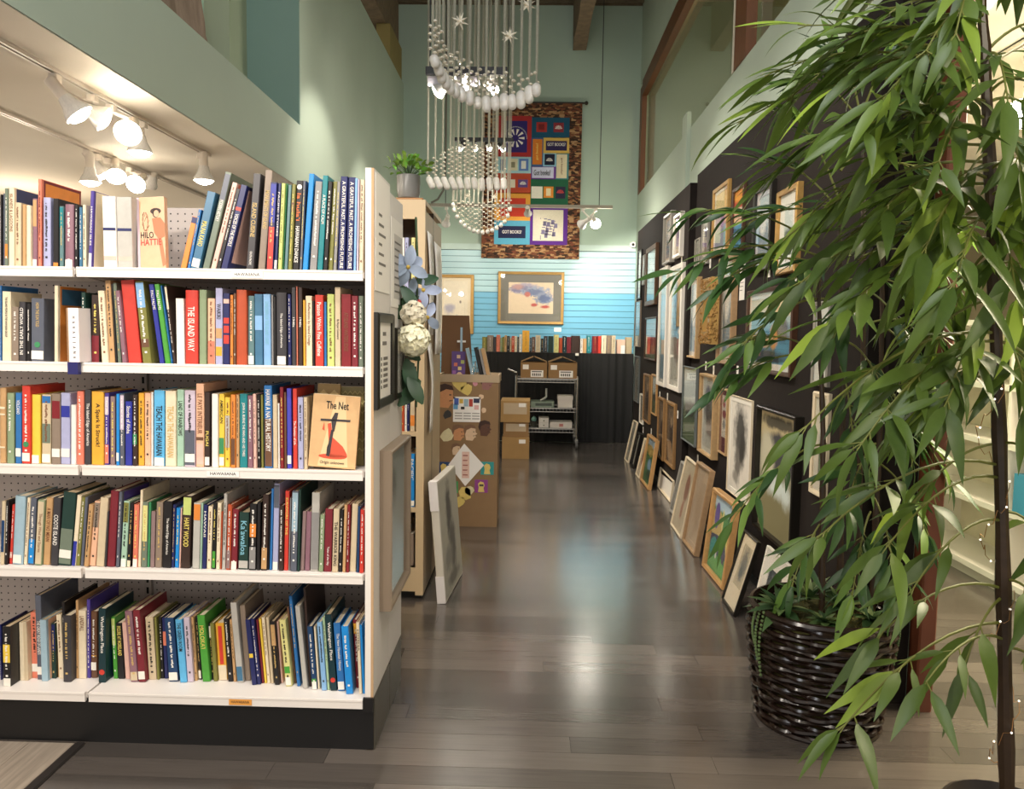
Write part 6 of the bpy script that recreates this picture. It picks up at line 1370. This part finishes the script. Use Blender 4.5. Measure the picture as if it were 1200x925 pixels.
CANE = mat('dark_bamboo_cane', '#3a2a1c', .35, var=.4, scale=6, stretch=(2, 2, 8))
def cane(root, pts, r0, nm='cane'):
    g = G(); P = [Vector(p)-root.location for p in pts]; path = []; rad_ = []; N = 26
    for i in range(N+1):
        t = i/N*(len(P)-1); j = min(len(P)-2, int(t)); path.append(P[j].lerp(P[j+1], t-j)); rad_.append(r0*(1-.45*i/N)*(1.22 if i % 3 == 0 else 1))
    g.tube(path, rad_, 8); return g.obj(nm, CANE, root)
YB2 = 2.64
cps = [(964, 705, 958, 300), (985, 705, 983, 220), (1004, 705, 1012, 120), (1022, 705, 1035, 260)]
for i, (x0, y0, x1, y1) in enumerate(cps):
    p = PY(x0, y0, YB2-.04+.03*i); q = PY(x1, y1, YB2-.02+.04*i); cane(bk, [(p.x, p.y, .36), tuple(p.lerp(q, .5)+Vector((.01, 0, 0))), tuple(q)], .011)
def st(px, py, Y): return PY(px, py, Y)
BB = [((960, 300), (798, 318), -.05), ((960, 290), (812, 250), .05), ((960, 310), (842, 335), -.1), ((962, 330), (880, 300), .1), ((966, 350), (858, 420), -.12), ((966, 420), (845, 455), -.08), ((968, 420), (870, 400), .05), ((968, 520), (862, 605), -.1), ((975, 600), (930, 680), -.1),
      ((985, 250), (900, 190), .1), ((985, 260), (880, 260), -.05), ((985, 240), (930, 140), .1), ((985, 300), (920, 340), -.2), ((990, 300), (1060, 260), .0), ((990, 330), (1080, 350), -.1), ((990, 400), (1040, 470), -.2), ((985, 430), (1000, 520), -.2), ((1012, 150), (940, 90), 0), ((1012, 160), (985, 60), .1), ((1012, 170), (1090, 110), .05), ((1012, 200), (1100, 210), 0), ((1012, 240), (950, 260), -.15), ((1012, 300), (1100, 310), -.1), ((1015, 340), (1080, 430), -.15), ((1015, 380), (1110, 400), 0),
      ((1030, 300), (1110, 260), .1), ((1030, 320), (980, 390), -.2), ((1030, 380), (1105, 480), -.05), ((1028, 430), (1070, 540), -.15), ((1026, 470), (1110, 560), .05), ((1026, 520), (990, 600), -.2), ((1024, 540), (1085, 620), -.1), ((1022, 580), (1050, 680), -.15), ((1020, 600), (1000, 690), -.2), ((985, 200), (1040, 170), .1), ((1012, 130), (1050, 60), 0)]
bamboo(bk, [(PY(s[0], s[1], YB2), PY(e[0], e[1], YB2+dy), 0) for s, e, dy in BB], 'b', 5, .155, 290, (13, 16))
# succulents on the basket
SL = blade(1, .3, .5, .1).mesh('succulent_leaf', SUC); rs = random.Random(31)
def rosette(c, n, L, lo, hi, wd=1.0):
    for i in range(n):
        a = 2.4*i; el = lo+(hi-lo)*i/n; M = Matrix.Translation(c) @ Matrix.Rotation(a, 4, 'Z') @ Matrix.Rotation(el, 4, 'X') @ Matrix.Diagonal((L*wd, L, L, 1)); l = put('succulent_leaf', SL, bk); l.matrix_local = M @ Matrix.Scale(1-.4*i/n, 4)
rosette((-.15, -.05, .40), 22, .15, -.1, 1.1); rosette((-.03, -.12, .385), 26, .075, -.1, 1.0, 1.7); rosette((.06, -.02, .40), 18, .15, .2, 1.3, .8); rosette((.13, -.1, .39), 16, .08, 0, 1.1, 1.6); rosette((-.02, .05, .40), 16, .16, .3, 1.3, .7)
for a0 in (-2.95, -.35):
    g = G()
    for s in range(3):
        x, y = (rad(.38)+.012)*cos(a0+.09*s), (rad(.38)+.012)*sin(a0+.09*s); L = .13+.05*s
        for k in range(16): g.ball((x*(1+.05*sin(k*.2)), y, .40-L*k/16-(0 if k else 0)), .0055, 5, 4)
    tag(g.obj('trailing_beads', SUC, bk), kind='stuff')
# ================================================================ bamboo tree close to the viewer
YT2 = 1.90; pb = PY(1180, 925, YT2); tr0 = thing('bamboo_tree', 'tall artificial bamboo tree with long bright leaves and a dark cane, beside the basket', 'tree', (pb.x+.006, YT2, 0))
G().lathe([(.10, .0), (.13, .01), (.15, .13), (.14, .135), (.13, .11), (.001, .105)], seg=24).obj('pot', mat('dark_pot', '#2b2420', .5), tr0)
cane(tr0, [(pb.x+.006, YT2, .08), tuple(pb), tuple(PY(1174, 600, YT2)), tuple(PY(1164, 300, YT2)), tuple(PY(1154, 60, YT2)), tuple(PY(1146, -60, YT2))], .0185, 'trunk')
NB = [((1158, 140), (1195, 190), -.25, 13), ((1162, 250), (1190, 340), -.2, 13), ((1156, 70), (1180, 110), -.25, 13), ((1166, 380), (1205, 470), -.15, 12), ((1157, 90), (1050, 60), .2, 15), ((1160, 200), (1100, 240), .25, 15), ((1164, 310), (1075, 390), .3, 15), ((1157, 100), (1100, 190), -.25, 14), ((1159, 180), (1110, 260), -.1, 14), ((1160, 230), (1215, 250), -.15, 14), ((1161, 240), (1060, 330), .1, 16), ((1158, 110), (1210, 100), -.1, 14), ((1163, 290), (1100, 400), .15, 14), ((1165, 350), (1050, 440), .1, 15), ((1166, 380), (1120, 440), -.2, 12), ((1164, 300), (1215, 420), .2, 12), ((1155, 50), (1080, 130), .1, 15), ((1160, 215), (980, 290), .2, 16), ((1156, 80), (990, 95), .0, 16), ((1158, 140), (960, 160), -.05, 16), ((1159, 170), (1010, 150), -.2, 14), ((1160, 210), (1040, 240), -.1, 14), ((1154, 40), (930, 110), .15, 16), ((1162, 240), (940, 330), 0, 16), ((1158, 95), (905, 85), .3), ((1158, 110), (872, 140), .35), ((1159, 150), (905, 205), .25), ((1158, 130), (945, 30), .2), ((1160, 170), (955, 245), .15), ((1160, 190), (925, 275), .1), ((1156, 70), (1005, 40), 0), ((1153, 30), (1050, 10), -.1), ((1153, 20), (1085, 60), -.25), ((1156, 60), (1040, 110), -.2), ((1158, 120), (1030, 180), -.15), 
      ((1163, 260), (1015, 300), 0), ((1163, 280), (985, 370), -.1), ((1160, 200), (1085, 290), -.2), ((1166, 390), (945, 500), -.15, 9), ((1167, 400), (1010, 520), -.25), ((1168, 440), (1060, 500), .1), ((1170, 520), (1070, 590), .05, 8), ((1170, 545), (965, 625), -.2, 9),((1171, 560), (1040, 640), -.2, 7), ((1173, 610), (1070, 690), -.2, 6),
      ((1175, 690), (1035, 740), -.15, 7), ((1176, 730), (990, 850), -.2, 9), ((1177, 750), (1085, 800), -.2, 5), ((1176, 700), (1130, 780), -.1, 5), 
      ((1156, 60), (1235, 30), 0), ((1158, 120), (1225, 150), .1), ((1162, 240), (1235, 280), 0), ((1160, 200), (1220, 210), -.2), ((1164, 310), (1240, 350), .1), ((1167, 400), (1240, 470), 0), ((1170, 520), (1240, 560), -.1), ((1173, 600), (1235, 660), .1), ((1176, 680), (1225, 720), -.1), ((1178, 760), (1230, 800), 0), ((1163, 250), (1120, 330), -.3), ((1152, 0), (1010, -20), .1), ((1150, -20), (1120, 40), -.3), ((1150, -10), (1200, -20), 0), ((1168, 420), (1110, 470), -.25)]
bamboo(tr0, [(PY(*b[0], YT2), PY(*b[1], YT2+b[2]), b[3] if len(b) > 3 else 0) for b in NB], 'n', 8, .172, 295, (12, 16))
g = G(); pts = []; bl = G()
for i in range(90):
    t = i/89; p = PY(1180-t*22, 940-t*520, YT2)-tr0.location; a = t*26; R = .031+.005*sin(i*1.7); q = p+Vector((R*cos(a), R*sin(a), .012*sin(i*2.3))); pts.append(q)
    if i % 4 == 0: bl.ball(q, .0028, 6, 4)
g.tube(pts, .0009, 4); fw = thing('fairy_lights', 'thin copper wire of tiny fairy lights wound around the dark bamboo trunk', 'lights', tr0.location); g.obj('wire', mat('copper_wire', '#b98a5a', .3, .8), fw); tag(bl.obj('tiny_bulbs', mat('tiny_glass_bulb', '#f5ead0', .2, emit=1.2), fw), kind='stuff')
# ================================================================ room on the right: white shelving and its lamps
rw = thing('white_bookcase', 'long low white bookcase seen between the bamboo leaves beyond the red post', 'bookcase', (2.45, 3.0, 0)); LW = 4.0
for i, z in enumerate((.06, .42, .76, 1.06)): G().box(0, .34, 0, LW, z, z+.03).obj('shelf', WH, rw)
G().box(.34, .36, 0, LW, 0, 1.42).obj('back_panel', mat('warm_white_panel', '#d9cdb6', .5), rw); G().box(.03, .34, 0, LW, 0, .06).obj('base', WHS, rw); G().box(0, .36, 0, LW, 1.40, 1.43).obj('top_board', WH, rw)
for y in (0, 1.0, 2.0, 3.0, LW-.02): G().box(0, .34, y, y+.02, .09, 1.40).obj('upright', WH, rw)
rows = []; cols = ['cream', 'steel-blue', 'pale blue', 'salmon', 'beige', 'slate', 'lavender', 'white', 'tan', 'blue', 'pink', 'grey']; y = 4.02
for i in range(12):
    w_ = RB.uniform(.022, .05); h = RB.uniform(.20, .27); y -= w_+.004
    if 3.98 < y < 4.03: y -= .04
    k = make_book(w_, h, .18, cols[i], {}); k.location = (2.45+.04, 4.02-.0+(y-4.02)*1.4+.0, 1.0905); k.rotation_euler = (0, 0, -pi/2); rows.append(dict(o=k, col=cols[i], w=w_, h=h, op={}))
label_row(rows, 'white bookcase past the post')
bb = thing('display_bin', 'blue and yellow fronted display bin on the white bookcase lower shelf', 'bin', (2.455, 3.72, .451)); G().box(.0, .2, 0, .22, 0, .2).obj('bin', mat('bin_blue', '#3f8fb5', .5), bb); G().box(-.002, 0, .0, .1, .02, .18).obj('yellow_front', mat('bin_yellow', '#d9a53f', .5), bb)
track('white lighting track on the low ceiling past the picture wall', 1.92, 1.2, 5.0, 2.5)
for lb, mp, bp, fc, pw in (('ribbed glass track lamp over the bamboo tree', (1146, -40), (1147, 8), (.3, -.2, -.9), 40), ('bright track lamp shining between the bamboo leaves', (1215, 95), (1196, 134), (-.5, -.75, -.35), 20)):
    m = PX(mp[0], mp[1], 1.92); Y = 2.75 if pw == 40 else 3.3; b = PY(bp[0], bp[1], Y); track_lamp(lb, (b.x+.02, Y, 2.48), tuple(b), fc, pw, False, .06, 80, 'lamps past the picture wall')
# the picture is complete
bpy.context.view_layer.update()
